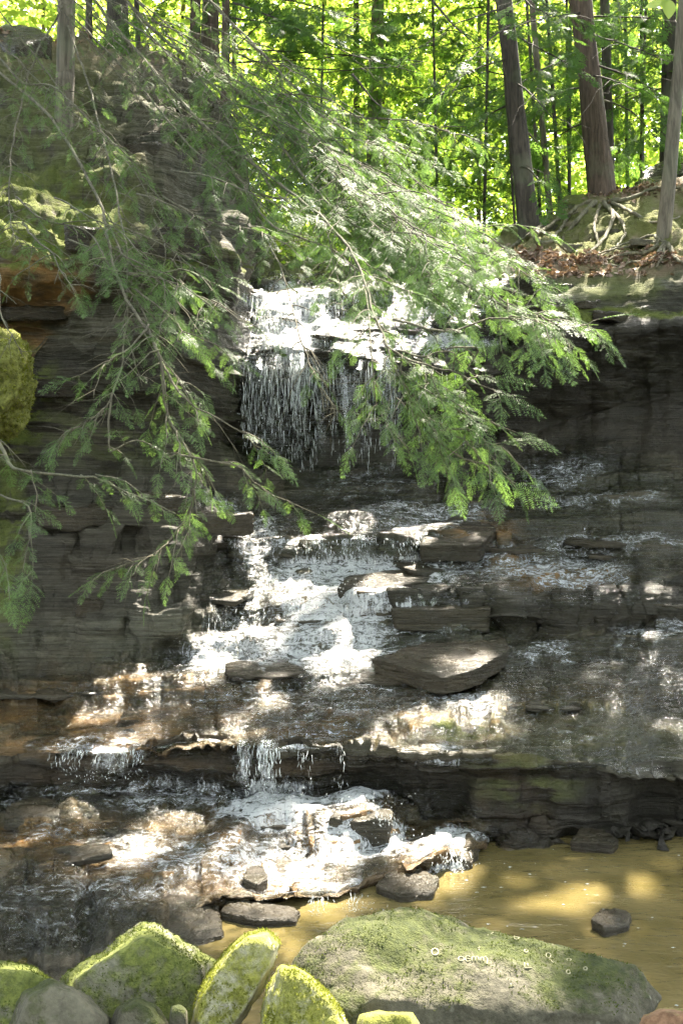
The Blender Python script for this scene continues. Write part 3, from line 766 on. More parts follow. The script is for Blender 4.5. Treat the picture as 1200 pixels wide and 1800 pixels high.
G_B = "boulders along the near bank"
crest = [(508, 1692, 2.98), (540, 1655, 3.0), (596, 1612, 3.08), (690, 1598, 3.12), (800, 1612, 3.12), (880, 1630, 3.1), (980, 1662, 3.05), (1080, 1680, 3.0), (1118, 1688, 2.98), (1172, 1752, 2.95)]
front = [(500, 1790, 2.8), (640, 1640, 2.98), (660, 1750, 2.74), (860, 1690, 2.86), (900, 1770, 2.74), (1060, 1740, 2.84), (1090, 1790, 2.78), (1150, 1800, 2.86), (520, 1900, 2.74), (800, 1900, 2.68), (1100, 1900, 2.76)]
back = [(x + (840 - x) * .12, y + 40, d + .32) for x, y, d in crest]
big = hull_rock("boulder", ats(crest + front + back), M_BOULDER, sub=6, soft=90, amp=0.045, freq=2.6, label="long olive grey boulder with pale lichen marks, largest on the near bank", cat="boulder", group=G_B)
B_MOSSY = poly_rock("boulder", [(112, 1716), (180, 1668), (245, 1622), (282, 1626), (330, 1668), (372, 1694), (385, 1790), (330, 1850), (150, 1850), (105, 1790)],
          3.05, 0.65, M_MOSSY, sub=6, soft=60, amp=0.06, freq=2.6, lean=0.35, label="mossy green topped boulder left of the leaning slab", cat="boulder", group=G_B)
B_LEAN = poly_rock("boulder", [(325, 1810), (345, 1745), (405, 1655), (440, 1630), (478, 1626), (501, 1652), (488, 1692), (445, 1750), (405, 1830), (350, 1850)],
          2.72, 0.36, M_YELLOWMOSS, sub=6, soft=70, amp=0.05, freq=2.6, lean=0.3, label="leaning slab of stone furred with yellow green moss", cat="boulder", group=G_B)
B_SUN = poly_rock("boulder", [(455, 1830), (470, 1740), (490, 1692), (520, 1694), (570, 1730), (600, 1765), (632, 1830), (560, 1880), (480, 1880)],
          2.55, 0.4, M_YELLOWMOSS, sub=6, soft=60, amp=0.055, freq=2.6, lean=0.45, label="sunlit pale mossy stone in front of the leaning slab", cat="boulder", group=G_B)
B_LEFT = poly_rock("boulder", [(-60, 1700), (10, 1690), (60, 1700), (110, 1730), (150, 1790), (130, 1850), (-60, 1850)],
          2.85, 0.5, M_MOSSY, sub=6, soft=60, amp=0.05, freq=2.6, lean=0.3, label="mossy boulder cut by the left edge behind a grey rock", cat="boulder", group=G_B)
poly_rock("boulder", [(15, 1810), (40, 1745), (90, 1718), (150, 1742), (195, 1790), (190, 1850), (30, 1860)],
          2.6, 0.45, M_BOULDER, sub=6, soft=60, amp=0.05, freq=2.6, lean=0.3, label="smooth dark grey rock in front of the mossy boulder at left", cat="boulder", group=G_B)
poly_rock("boulder", [(190, 1815), (205, 1770), (240, 1750), (275, 1765), (297, 1800), (290, 1850), (200, 1850)],
          2.6, 0.3, M_BOULDER, sub=5, soft=50, amp=0.05, freq=2.6, lean=0.3, label="small rounded grey stone below the mossy green topped boulder", cat="boulder", group=G_B)
poly_rock("boulder", [(296, 1820), (300, 1768), (315, 1762), (330, 1775), (332, 1840), (300, 1850)],
          2.55, 0.12, M_BOULDER, sub=4, soft=16, amp=0.03, freq=3, label="little upright stone wedged beside the leaning slab", cat="boulder", group=G_B)
poly_rock("boulder", [(625, 1800), (632, 1782), (665, 1776), (690, 1784), (728, 1778), (740, 1800), (735, 1850), (630, 1850)],
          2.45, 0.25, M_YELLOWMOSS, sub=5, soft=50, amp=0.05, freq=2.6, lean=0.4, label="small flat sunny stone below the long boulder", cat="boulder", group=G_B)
poly_rock("boulder", [(1110, 1820), (1122, 1782), (1160, 1768), (1215, 1772), (1260, 1800), (1250, 1860), (1120, 1860)],
          2.5, 0.35, M_BROWNSTONE, sub=5, soft=50, amp=0.05, freq=2.6, lean=0.4, label="rusty brown stone at the right end of the near bank", cat="boulder", group=G_B)
def moss_tufts(o, n, mat, thr, nz_min, ln, seed):
    r = np.random.default_rng(seed)
    me = o.data
    nv = len(me.vertices); V = np.empty(nv * 3, np.float32); me.vertices.foreach_get("co", V); V = V.reshape(-1, 3).astype(float)
    f = np.empty(len(me.polygons) * 3, np.int32); me.polygons.foreach_get("vertices", f); f = f.reshape(-1, 3)
    a, b, c = V[f[:, 0]], V[f[:, 1]], V[f[:, 2]]
    cr = np.cross(b - a, c - a); ar = np.linalg.norm(cr, axis=1); nr = cr / (ar[:, None] + 1e-12)
    W = a + np.array(o.location)
    ok = (nr[:, 2] > nz_min) & (W[:, 2] > 0.05) & (0.45 * nr[:, 2] + fbm(W * 7 + 3, 4, .6) * .7 > thr)
    if not ok.any(): return
    idx = np.nonzero(ok)[0]
    k = r.choice(idx, n, p=ar[idx] / ar[idx].sum())
    u, v = r.random((2, n)); m_ = u + v > 1; u[m_], v[m_] = 1 - u[m_], 1 - v[m_]
    p = a[k] + (b - a)[k] * u[:, None] + (c - a)[k] * v[:, None]
    d = nr[k] * 0.8 + r.normal(0, .6, (n, 3)); d /= np.linalg.norm(d, axis=1)[:, None]
    sd = np.cross(d, r.normal(size=(n, 3))); sd /= np.linalg.norm(sd, axis=1)[:, None]
    L = ln * r.uniform(.5, 1.3, n)[:, None]
    T = np.stack([p - sd * L * .28, p + sd * L * .28, p + d * L], 1)
    mo = link("moss", tri_mesh0("moss", T, np.repeat(r.random(n), 3)), mat, o, kind="stuff")
    mo.matrix_parent_inverse.identity()
def tri_mesh0(name, T, tone):
    V = T.reshape(-1, 3)
    return make_mesh(name, V, np.arange(len(V)).reshape(-1, 3), {"tone": tone}, smooth_shade=False)
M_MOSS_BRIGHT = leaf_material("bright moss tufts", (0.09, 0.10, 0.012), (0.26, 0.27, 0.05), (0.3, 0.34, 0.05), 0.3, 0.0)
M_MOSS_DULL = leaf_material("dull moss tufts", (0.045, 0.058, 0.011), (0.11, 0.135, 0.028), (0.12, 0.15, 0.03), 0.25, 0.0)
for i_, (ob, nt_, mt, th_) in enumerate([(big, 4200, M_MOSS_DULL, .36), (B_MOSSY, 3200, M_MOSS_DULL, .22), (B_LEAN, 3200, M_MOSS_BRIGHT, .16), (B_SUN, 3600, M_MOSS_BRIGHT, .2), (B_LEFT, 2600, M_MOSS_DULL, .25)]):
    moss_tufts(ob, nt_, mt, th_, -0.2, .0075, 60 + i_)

# lichen marks on the long boulder
def on_big(px, py):
    return raycast(big, px, py)
def raycast(o, px, py):
    d = Vector(at(px, py, 1.0) - np.array([0, 0, CAMZ])).normalized()
    org = Vector((0, 0, CAMZ)) - o.location
    ok, loc, nrm, _ = o.data.id_data and o.ray_cast(org, d)
    if not ok: return None
    return np.array(loc + o.location), np.array(nrm)
bpy.context.view_layer.update()
def mark(strokes, w):
    mb = MB()
    for st in strokes:
        pts = []
        for x, y in st:
            h = raycast(big, x, y)
            if h: pts.append(h[0] + h[1] * 0.001)
        if len(pts) >= 2: mb.tube(np.array(pts), w, 5)
    if mb.n:
        o = link("lichen_mark", mb.mesh("lichen_mark"), M_LICHEN, big)
        o.matrix_parent_inverse = big.matrix_basis.inverted()
def ring(cx, cy, rx, ry, a0=0, a1=6.4, n=12):
    return [(cx + rx * math.cos(a), cy + ry * math.sin(a)) for a in np.linspace(a0, a1, n)]
mark([ring(810, 1686, 5, 4)], .0022)
mark([ring(822, 1686, 4.5, 5, 0.6, 5.6), [(820, 1686), (826, 1686)]], .0022)
mark([[(829, 1691), (829, 1684), (832, 1682), (835, 1684), (835, 1690)], [(835, 1684), (838, 1682), (840, 1684), (841, 1690)]], .0022)
mark([[(844, 1691), (844, 1685), (847, 1683), (849, 1685), (849, 1691)], [(849, 1685), (853, 1682), (856, 1686), (856, 1695), (852, 1694)]], .0022)
mark([ring(764, 1674, 6, 6)], .003)
mark([ring(907, 1648, 4.5, 4.5)], .0022)
mark([ring(924, 1672, 3, 3)], .0022)
mark([[(921, 1693), (921, 1702), (934, 1702)], [(926, 1694), (927, 1700)]], .0022)
mark([ring(963, 1680, 4, 4.5), [(965, 1686), (972, 1694)]], .0018)
mark([ring(998, 1709, 3.5, 3.5)], .0022)
mark([ring(1028, 1703, 3, 3)], .0022)
mark([ring(999, 1687, 4, 2)], .0012)
mark([[(896, 1729), (899, 1736)], [(894, 1735), (902, 1733)]], .0022)
mark([[(838, 1668), (843, 1665)], [(840, 1671), (842, 1669)]], .0018)
mark([[(850, 1628), (866, 1640), (855, 1645)]], .002)

# blocks and slabs that stand out of the ledges
def block(name, top, drop, mat, parent=None, **kw):
    """a slab from its top outline [(px,py,d)] and its thickness in metres"""
    t = ats(top) - [0, 0, kw.pop("sink", 0.0)]
    c = t.mean(0)
    bpts = c + (t - c) * 0.94 - np.array([0, 0, drop])
    return hull_rock(name, np.vstack([t, bpts]), mat, parent=parent, **kw)

G_S = "rocks standing in the cascade"
block("rock_slab", [(742, 1170, 5.9), (752, 1120, 6.35), (885, 1112, 6.4), (897, 1132, 6.2), (838, 1166, 5.95), (780, 1184, 5.85), (650, 1150, 6.2)], 0.12, M_ROCK, sink=0.03, sub=6, soft=90, amp=0.03, freq=4, strata=0.05,
      label="sharp edged grey green block jutting from the middle of the cascade", cat="rock", group=G_S)
block("rock_slab", [(685, 1056, 6.55), (700, 1040, 6.75), (790, 1034, 6.8), (868, 1042, 6.75), (862, 1056, 6.5), (780, 1058, 6.5)], 0.16, M_ROCK, sink=0.05, sub=5, soft=80, amp=0.03, freq=4, strata=0.05,
      label="black wet slab with a vertical face under the white rapids", cat="rock", group=G_S)
block("rock_slab", [(735, 945, 7.1), (745, 915, 7.5), (800, 890, 7.75), (855, 896, 7.7), (872, 915, 7.4), (845, 942, 7.05)], 0.14, M_ROCK, sink=0.06, sub=5, soft=80, amp=0.035, freq=4, strata=0.04,
      label="low dark slab with a rusty end below the lowest hemlock bough", cat="rock", group=G_S)
block("rock_slab", [(590, 1035, 6.85), (610, 1010, 7.0), (700, 1000, 7.1), (765, 1008, 7.05), (745, 1022, 6.9), (660, 1034, 6.8)], 0.1, M_ROCK, sub=5, soft=60, amp=0.03, freq=4,
      label="rust streaked slab under the brightest white water", cat="rock", group=G_S)
block("rock", [(270, 1562, 3.95), (300, 1545, 4.2), (350, 1545, 4.25), (385, 1570, 4.1), (395, 1620, 3.85), (330, 1640, 3.75), (280, 1610, 3.8)], 0.28, M_ROCK, sink=0.05, sub=5, soft=22, amp=0.09, freq=2.2,
      label="rounded black wet rock behind the mossy green topped boulder", cat="rock", group=G_S)
block("rock", [(655, 1530, 4.3), (690, 1505, 4.5), (735, 1500, 4.55), (770, 1520, 4.4), (765, 1545, 4.25), (700, 1550, 4.2)], 0.28, M_ROCK, sink=0.05, sub=5, soft=22, amp=0.09, freq=2.2,
      label="dark green wet rock beside the chute into the pool", cat="rock", group=G_S)
block("rock", [(424, 1540, 4.3), (440, 1518, 4.45), (465, 1520, 4.45), (472, 1540, 4.3), (450, 1552, 4.22)], 0.1, M_ROCK, sub=5, soft=12, amp=0.05, freq=3,
      label="small round dark stone in the golden rapids", cat="rock", group=G_S)
block("rock_slab", [(578, 1422, 4.72), (600, 1400, 4.9), (660, 1398, 4.92), (692, 1412, 4.8), (686, 1424, 4.68), (630, 1432, 4.66)], 0.28, M_ROCK, sink=0.03, sub=5, soft=22, amp=0.09, freq=2.2,
      label="flat topped black rock with foam pouring over it below the thin streams", cat="rock", group=G_S)
block("rock", [(735, 1450, 4.75), (760, 1436, 4.9), (800, 1445, 4.9), (838, 1478, 4.75), (828, 1500, 4.6), (780, 1480, 4.6)], 0.28, M_ROCK, sink=0.03, sub=5, soft=22, amp=0.09, freq=2.2,
      label="black wedge of rock between the chute and the low wall", cat="rock", group=G_S)
block("rock_slab", [(385, 1592, 4.02), (395, 1570, 4.15), (470, 1572, 4.2), (530, 1590, 4.08), (520, 1606, 3.98), (450, 1606, 3.95)], 0.28, M_ROCK, sink=0.02, sub=5, soft=60, amp=0.05, freq=3.5,
      label="low black lip of rock at the near edge of the cascade", cat="rock", group=G_S)
block("rock_slab", [(10, 1395, 5.0), (60, 1380, 5.15), (140, 1392, 5.1), (165, 1408, 4.95), (110, 1424, 4.82), (30, 1420, 4.82)], 0.28, M_ROCK, sink=0.05, sub=5, soft=60, amp=0.04, freq=3.5,
      label="pale flat slab under the small curtain of water at left", cat="rock", group=G_S)
block("rock", [(1036, 1612, 3.95), (1052, 1596, 4.05), (1085, 1594, 4.08), (1110, 1606, 4.02), (1105, 1622, 3.92), (1062, 1630, 3.86)], 0.1, M_ROCK, sub=5, soft=22, amp=0.05, freq=3,
      label="small brown stone standing alone in the pool", cat="rock")
block("rock", [(1000, 1480, 4.85), (1020, 1452, 4.98), (1060, 1456, 5.0), (1088, 1474, 4.9), (1076, 1484, 4.8)], 0.1, M_ROCK, sub=5, soft=24, amp=0.05, freq=3,
      label="pointed grey stone leaning on the low black wall at the pool", cat="rock")
B_KNOB = poly_rock("mossy_rock", [(-120, 600), (-30, 585), (30, 596), (52, 625), (48, 690), (30, 740), (5, 775), (-60, 790), (-120, 760)], 6.5, 0.7, M_HANGMOSS, sub=6, soft=30, amp=0.22, freq=2.2,
          label="yellow green mossy knob of rock at the left edge of the cliff", cat="rock")
moss_tufts(B_KNOB, 5000, M_MOSS_BRIGHT, -2, -1.1, .022, 71)
# on the right bank
block("boulder", [(978, 352, 12.2), (995, 340, 12.8), (1040, 338, 12.9), (1048, 352, 12.2), (1020, 360, 11.9)], 0.35, M_MOSSY, sub=5, soft=50, amp=0.04, freq=3,
      label="green mossy boulder among the trunks on the right bank", cat="boulder")
block("boulder", [(1105, 330, 11.6), (1130, 295, 12.3), (1190, 272, 12.8), (1280, 270, 12.6), (1290, 325, 11.4), (1200, 332, 11.3)], 0.5, M_ROCK, sub=5, soft=50, amp=0.05, freq=3,
      label="large dark boulder at the top of the right bank", cat="boulder")
block("boulder", [(-40, 60, 9.6), (10, 38, 10.2), (60, 42, 10.2), (95, 62, 9.7), (30, 78, 9.2)], 0.4, M_ROCK, sub=5, soft=18, amp=0.05, freq=3,
      label="dark boulder on the rim of the left cliff", cat="boulder")
# slabs bedded in the ledges and cliffs (pieces of the setting)
rs = np.random.default_rng(21)
def slabs(parent, n, xr, yr, wr, thr, mat, dep=None):
    for _ in range(n):
        px, py = rs.uniform(*xr), rs.uniform(*yr)
        g = ground_at(px, py)
        w = rs.uniform(*wr) / F * g[1]
        l = w * rs.uniform(0.35, 0.7)
        th = rs.uniform(*thr)
        k = rs.integers(6, 9)
        ang = np.sort(rs.uniform(0, 6.28, k))
        rot = rs.normal(0, 0.3)
        t = np.stack([np.cos(ang) * w / 2 * rs.uniform(.8, 1.1, k), np.sin(ang) * l / 2 * rs.uniform(.8, 1.1, k), 0 * ang], 1)
        t = np.stack([t[:, 0] * math.cos(rot) - t[:, 1] * math.sin(rot), t[:, 0] * math.sin(rot) + t[:, 1] * math.cos(rot), -0.22 * t[:, 1] * 0 + 0.2 * t[:, 1] + rs.normal(0, 0.004, k)], 1)
        c = g + np.array([0, l * 0.25, th * 0.1])
        t = t + c
        hull_rock("rock_slab", np.vstack([t, t - [0, 0, th]]), mat, sub=4, soft=60, amp=0.06, freq=4, parent=parent)
slabs(S_LEDGE, 7, (0, 1190), (1150, 1290), (140, 320), (.015, .03), M_ROCK)
slabs(S_UPPER, 9, (340, 1190), (880, 1110), (120, 300), (.02, .04), M_ROCK)
slabs(S_BED, 10, (10, 700), (1400, 1560), (80, 200), (.02, .045), M_ROCK)
slabs(S_CLIFF_L, 7, (0, 380), (480, 1120), (140, 300), (.10, .2), M_ROCK)
slabs(S_CLIFF_L, 7, (0, 380), (140, 430), (120, 260), (.12, .25), M_ROCK)
slabs(S_CLIFF_R, 5, (900, 1200), (490, 600), (80, 200), (.06, .1), M_ROCK)
slabs(S_BANK, 7, (880, 1200), (360, 470), (60, 140), (.05, .10), M_BOULDER)
slabs(S_FALLROCK, 10, (440, 860), (520, 640), (60, 170), (.05, .09), M_ROCK)

# lit spots: a shaft of sun reaches these through gaps cut in the unseen canopy (px, py, radius m, depth or None)
SPOTS = [(1000, 960, .2), (1080, 985, .2), (1150, 955, .18), (930, 955, .2), (1040, 945, .2), (1130, 1105, .08), (520, 1030, .3), (580, 1010, .3), (680, 990, .3), (560, 1100, .26), (640, 1090, .22), (640, 1050, .26), (480, 1090, .22), (450, 1140, .2), (900, 975, .22), (790, 975, .25), (370, 1140, .14), (510, 1450, .13), (460, 1440, .12), (600, 1470, .12), (690, 1490, .09), (420, 1460, .1), (340, 1480, .09), (380, 1530, .09), (510, 1540, .09), (600, 1500, .1), (650, 1440, .1), (290, 1440, .08), (170, 1430, .08), (500, 600, .3), (460, 620, .2), (600, 570, .3), (1050, 860, .2), (960, 840, .2), (1150, 840, .15), (620, 1200, .1), (450, 1210, .1), (480, 540, .32), (560, 590, .34), (620, 530, .25), (790, 550, .3), (800, 605, .25), (700, 560, .22), (400, 505, .2), (740, 520, .3), (850, 530, .3), (690, 600, .2),
         (380, 890, .2), (450, 940, .24), (540, 1000, .25), (640, 1010, .3), (740, 990, .28), (840, 980, .26), (960, 985, .24), (1030, 1000, .16), (1010, 830, .22), (1090, 880, .18), (590, 1070, .28), (700, 1080, .18), (780, 910, .22), (1100, 960, .12),
         (400, 1150, .22), (500, 1130, .2), (600, 1120, .22), (350, 1180, .12), (690, 1130, .12), (820, 1215, .1), 
         (250, 1205, .10), (210, 1250, .10), (130, 1265, .09), (60, 1250, .1), (10, 1300, .04), (290, 1200, .06), (740, 1255, .12), (830, 1265, .10), (690, 1280, .09), (790, 1250, .1), (540, 1300, .07), (380, 1290, .06),
         (490, 1430, .17), (560, 1430, .13), (640, 1410, .1), (640, 1470, .13), (430, 1415, .1), (700, 1460, .08), (300, 1400, .12), (220, 1390, .09), (350, 1385, .08), (260, 1490, .13), (320, 1510, .1), (190, 1480, .09), (100, 1470, .09), (30, 1478, .08), (400, 1500, .12), (470, 1505, .12), (550, 1520, .1), (580, 1570, .07), (450, 1570, .06),
         (770, 1490, .12), (800, 1520, .09), (90, 1400, .06), (130, 1420, .06), (240, 1520, .07), (520, 1480, .08),
         (1000, 1585, .10, 4.2), (960, 1590, .07, 4.2), (1040, 1570, .08, 4.3), (1110, 1560, .08, 4.4), (880, 1545, .05, 4.5), (1080, 1605, .05, 4.0), (760, 1550, .06, 4.4),
         (545, 1745, .10, 2.45), (575, 1790, .09, 2.42), (510, 1710, .07, 2.5), (600, 1800, .08, 2.4), (520, 1790, .09, 2.42), (465, 1650, .06, 2.68), (440, 1690, .06, 2.6), (400, 1740, .05, 2.6), (480, 1665, .05, 2.65), (420, 1660, .04, 2.7), (540, 1660, .05, 2.85), (580, 1625, .05, 2.95), (640, 1640, .04, 2.75), (515, 1690, .05, 2.8), (680, 1785, .07, 2.4), (720, 1785, .05, 2.4),
         (265, 1630, .05, 3.0), (200, 1690, .06, 2.9), (300, 1660, .04, 3.0), (150, 1720, .04, 2.85), (700, 1604, .03, 2.95), (780, 1615, .03, 2.95), (840, 1625, .03, 2.95), (50, 1720, .05, 2.75),
         (1080, 330, .3), (950, 430, .3), (1000, 440, .3), (1100, 420, .28), (1050, 400, .25), (1130, 350, .2),  (1150, 315, .25), (1000, 420, .2), (1060, 440, .14), (950, 440, .2), (1180, 400, .15), (900, 440, .2), (1100, 380, .12),
         (60, 370, .18), (110, 400, .14), (20, 690, .13), (30, 630, .1), (30, 50, .3), (90, 490, .12), (140, 450, .12),
         (840, 430, .4, 6.7), (780, 380, .4, 6.7), (900, 500, .35, 6.6), (960, 560, .3, 6.5), (700, 430, .35, 6.8), (650, 250, .4, 7.2), (800, 760, .28, 6.5), (840, 820, .2, 6.5), (1020, 560, .2, 6.6), (870, 720, .15, 6.5), (740, 640, .14, 6.5), (560, 380, .2, 7), (760, 220, .4, 7.4),
         (320, 590, .10, 6.5), (260, 180, .15, 7.3), (380, 160, .2, 7.4), (330, 780, .08, 6.4), (560, 450, .2, 6.8)]
spotP, spotR = [], []
for s in SPOTS:
    p = at(s[0], s[1], s[3] - (1.1 * float(smooth(230, 640, np.float64(s[1]))) + 1.1 * float(smooth(40, 360, np.float64(s[1]))) if s[3] > 6 else 0)) if len(s) > 3 else ground_at(s[0], s[1])
    spotP.append(p); spotR.append(s[2])
spotP, spotR = np.array(spotP), np.array(spotR)

SAX = np.array([1, 0.25, 0.18]); SAX = SAX - (SAX @ SUN) * SUN; SAX /= np.linalg.norm(SAX); SAY = np.cross(SUN, SAX)
spotG = np.array([len(s) < 4 or s[3] < 5 for s in SPOTS])
def sun_blocked_ok(Q, margin=0.05, near=0.0, ground=False, k=1.0):
    """True for leaf positions that are NOT in a shaft to a lit spot"""
    ok = np.ones(len(Q), bool)
    for p, r, g in zip(spotP, spotR * k, spotG):
        if ground and not g: continue
        d = Q - p
        perp = d - (d @ SUN)[:, None] * SUN
        if g and p[2] > 0.02:      # flecks on the shelves lie long and low
            a_, b_ = perp @ SAX, perp @ SAY
            ok &= ((a_ / (1.75 * r + margin)) ** 2 + (b_ / (0.62 * r + margin)) ** 2 > 1) | (d @ SUN < near)
        else:
            ok &= ((perp ** 2).sum(1) > (r + margin) ** 2) | (d @ SUN < near)
    return ok

# ------------------------------------------------------------------ vegetation builders
def frond_template(seed, nl=0.062, sp=0.040, nw=0.015, side_sp=0.105):
    """one flat feathery hemlock spray of unit length along +x, lying in xy"""
    r = np.random.default_rng(seed)
    T = []
    def needles(p0, p1, scale):
        L = np.linalg.norm(p1 - p0)
        if L < 0.02: return
        u = (p1 - p0) / L
        v = np.array([-u[1], u[0], 0])
        n = max(2, int(L / sp))
        t = (np.arange(n) + r.random()) / n
        for sgn in (1, -1):
            b = p0 + u * (t * L)[:, None]
            dirn = u * 0.45 + v * sgn * 0.9
            ln = nl * scale * r.uniform(0.75, 1.15, n)
            tip = b + dirn * ln[:, None] + np.stack([0 * t, 0 * t, r.normal(0, 0.012, n)], 1)
            w = u * nw * 0.5
            T.append(np.stack([b - w, b + w, tip], 1))
        # tip needle
        T.append(np.array([[p1 - v * nw * .5, p1 + v * nw * .5, p1 + u * nl]]))
    main_bend = r.normal(0, 0.08)
    def main(t): return np.array([t, main_bend * t * t, 0.0])
    ts = np.arange(0.08, 1.0, side_sp)
    needles(main(0.0), main(0.5), 1); needles(main(0.5), main(1.0), 1)
    for k, t in enumerate(ts):
        for sgn in (1, -1):
            if r.random() < 0.08: continue
            ln = (0.40 * (1 - t) ** 0.8 + 0.05) * r.uniform(0.7, 1.15)
            a = math.radians(r.uniform(40, 58)) * sgn
            p0 = main(t + r.uniform(-.02, .02))
            mid = p0 + np.array([math.cos(a), math.sin(a), 0]) * ln * 0.55
            a2 = a * 0.75
            p1 = mid + np.array([math.cos(a2), math.sin(a2), 0]) * ln * 0.45
            needles(p0, mid, 0.9); needles(mid, p1, 0.9)
    T = np.concatenate(T)            # (n,3,3)
    x, y = T[..., 0], T[..., 1]
    T[..., 2] -= 0.16 * x ** 2 + 0.25 * y ** 2
    return T
FR = [frond_template(s) for s in range(7)]
FR_FAR = [frond_template(s + 60, 0.11, 0.12, 0.05, 0.17) for s in range(5)]
FR_LOW = [frond_template(s + 30, 0.085, 0.07, 0.028, 0.12) for s in range(5)]

def place_fronds(base, axis, nrm, length, templates, r):
    """arrays (n,3),(n,3),(n,3),(n,) -> triangles (m,3,3), tone (m*3)"""
    out, tone = [], []
    axis = axis / (np.linalg.norm(axis, axis=1)[:, None] + 1e-9)
    side = np.cross(nrm, axis); side /= np.linalg.norm(side, axis=1)[:, None] + 1e-9
    nn = np.cross(axis, side)
    pick = r.integers(0, len(templates), len(base))
    for k, T in enumerate(templates):
        m = pick == k
        if not m.any(): continue
        A, S, Z, L, B = axis[m], side[m], nn[m], length[m], base[m]
        W = (T[None, ..., 0, None] * A[:, None, None] + T[None, ..., 1, None] * S[:, None, None] + T[None, ..., 2, None] * Z[:, None, None]) * L[:, None, None, None] + B[:, None, None]
        out.append(W.reshape(-1, 3, 3))
        tone.append(np.repeat(r.random(m.sum()), len(T) * 3))
    return np.concatenate(out), np.concatenate(tone)

def tri_mesh(name, T, tone):
    V = T.reshape(-1, 3)
    return make_mesh(name, V, np.arange(len(V)).reshape(-1, 3), {"tone": tone}, smooth_shade=False)

def reach(py):
    py = np.asarray(py, float)
    return 1.1 * smooth(230, 640, py) + 1.1 * smooth(40, 360, py)
def bough(parent, path, r0, seed, dens=1.0, spray=0.26, side_len=0.55, bare=0.0, templates=FR, mat=M_NEEDLE, twig_mat=M_TWIG, start=0.15, world=False, droop=0.35, tube_sides=6, side_sp=0.10, twig_r=1.0, cull=True):
    """a limb with side branches and flat sprays; path in (px,py,depth) or in metres"""
    r = np.random.default_rng(seed)
    path = np.array(path, float)
    if parent is T1:            # the limbs reach out over the stream towards the near bank
        path[:, 2] -= reach(path[:, 1])
        spray, side_len = spray * 0.86, side_len * 0.84
    pts = path if world else ats(path)
    ctl = pts.copy()
    ctl[1:-1] += r.normal(0, 0.03, ctl[1:-1].shape)
    L = np.linalg.norm(np.diff(pts, axis=0), axis=1).sum()
    n = max(14, int(L / 0.08))
    S = spline(ctl, n)
    S += 0.012 * np.stack([fbm(np.stack([np.arange(n) * 0.35, np.full(n, seed * 1.3), np.full(n, k * 5.0)], 1), 3) for k in range(3)], 1)
    t = np.linspace(0, 1, n)
    wood = MB()
    wood.tube(S, r0 * 0.72 * (1 - 0.85 * t) + 0.0012, tube_sides)
    tan = np.gradient(S, axis=0); tan /= np.linalg.norm(tan, axis=1)[:, None] + 1e-9
    up = np.array([0, 0, 1.0])
    B, A, NN, LL = [], [], [], []
    def leaf(p, ax, ln):
        nrm = np.array([0, -0.35, 0.9]) + r.normal(0, 0.30, 3)
        B.append(p); A.append(ax); NN.append(nrm); LL.append(ln)
    m = max(2, int(L * (1 - start) / side_sp))
    for k in range(m):
        tt = start + (1 - start) * (k + r.random()) / m
        i = min(n - 1, int(tt * (n - 1)))
        sgn = 1 if k % 2 else -1
        u = tan[i]
        sd = np.cross(u, up); sd /= np.linalg.norm(sd) + 1e-9
        sd = sd * sgn + r.normal(0, 0.35, 3)
        ln = side_len * r.uniform(0.4, 1.1) * (0.45 + 0.55 * math.sin(math.pi * min(1, tt * 0.9 + 0.08))) 
        a = u * 0.75 + sd * 0.8 - up * droop * 0.4
        a /= np.linalg.norm(a)
        q = np.linspace(0, 1, 7)
        C = S[i] + a * (q * ln)[:, None] - up * (droop * ln * q ** 2)[:, None] + np.cumsum(r.normal(0, 0.012 * ln / 0.5, (7, 3)), 0)
        wood.tube(C, (0.0032 * (1 - 0.75 * q) + 0.0005) * twig_r, 4)
        if r.random() < bare: 
            for j in range(2):           # dead twiglets
                e = C[r.integers(2, 6)]
                v = a + r.normal(0, 0.6, 3)
                wood.tube(np.array([e, e + v * 0.06, e + v * 0.13 - up * 0.02]), [.0014, .001, .0005], 3)
            continue
        ct = np.gradient(C, axis=0); ct /= np.linalg.norm(ct, axis=1)[:, None]
        nf = max(2, int(ln / 0.030 * dens))
        for j in range(nf):
            x = (j + 0.6 * r.random() + 0.2) / nf
            ii = min(6, int(x * 6.99))
            s2 = np.cross(ct[ii], up); s2 /= np.linalg.norm(s2) + 1e-9
            ax = ct[ii] * 0.7 + s2 * (1 if j % 2 else -1) * 0.75 - up * 0.15 + r.normal(0, 0.15, 3)
            leaf(C[ii], ax, spray * 0.72 * r.uniform(0.55, 1.1) * (1 - 0.35 * x))
        leaf(C[-1], ct[-1] - up * 0.1, spray * 0.75 * r.uniform(0.8, 1.1))
    if bare < 0.9: leaf(S[-1], tan[-1], spray * 1.1)
    bo = link("bough", wood.mesh("bough"), twig_mat, parent)
    if B:
        B, A, NN, LL = np.array(B), np.array(A), np.array(NN), np.array(LL)
        ok = sun_blocked_ok(B + A * (LL * 0.5)[:, None], 0.0, 0.9, True, 0.85) if cull else np.ones(len(B), bool)
        fx, fy = CX + B[:, 0] / B[:, 1] * F, CY - (B[:, 2] - CAMZ) / B[:, 1] * F
        ok &= (fx > -160) & (fx < 1360) & (fy > -140)
        if not ok.any(): return bo
        T, tone = place_fronds(B[ok], A[ok], NN[ok], LL[ok], templates, r)
        link("foliage", tri_mesh("foliage", T, tone), mat, bo, kind="stuff")
    return bo

def trunk_mesh(name, path, r0, r1, sides=16, flare=0.5):
    pts = spline(path, 40)
    t = np.linspace(0, 1, 40)
    rad = r0 + (r1 - r0) * t
    h = np.linalg.norm(pts - pts[0], axis=1)
    rad = rad * (1 + flare * np.exp(-h / (r0 * 1.6)))
    mb = MB()
    mb.tube(pts, rad, sides, 0.10)
    return mb.mesh(name)

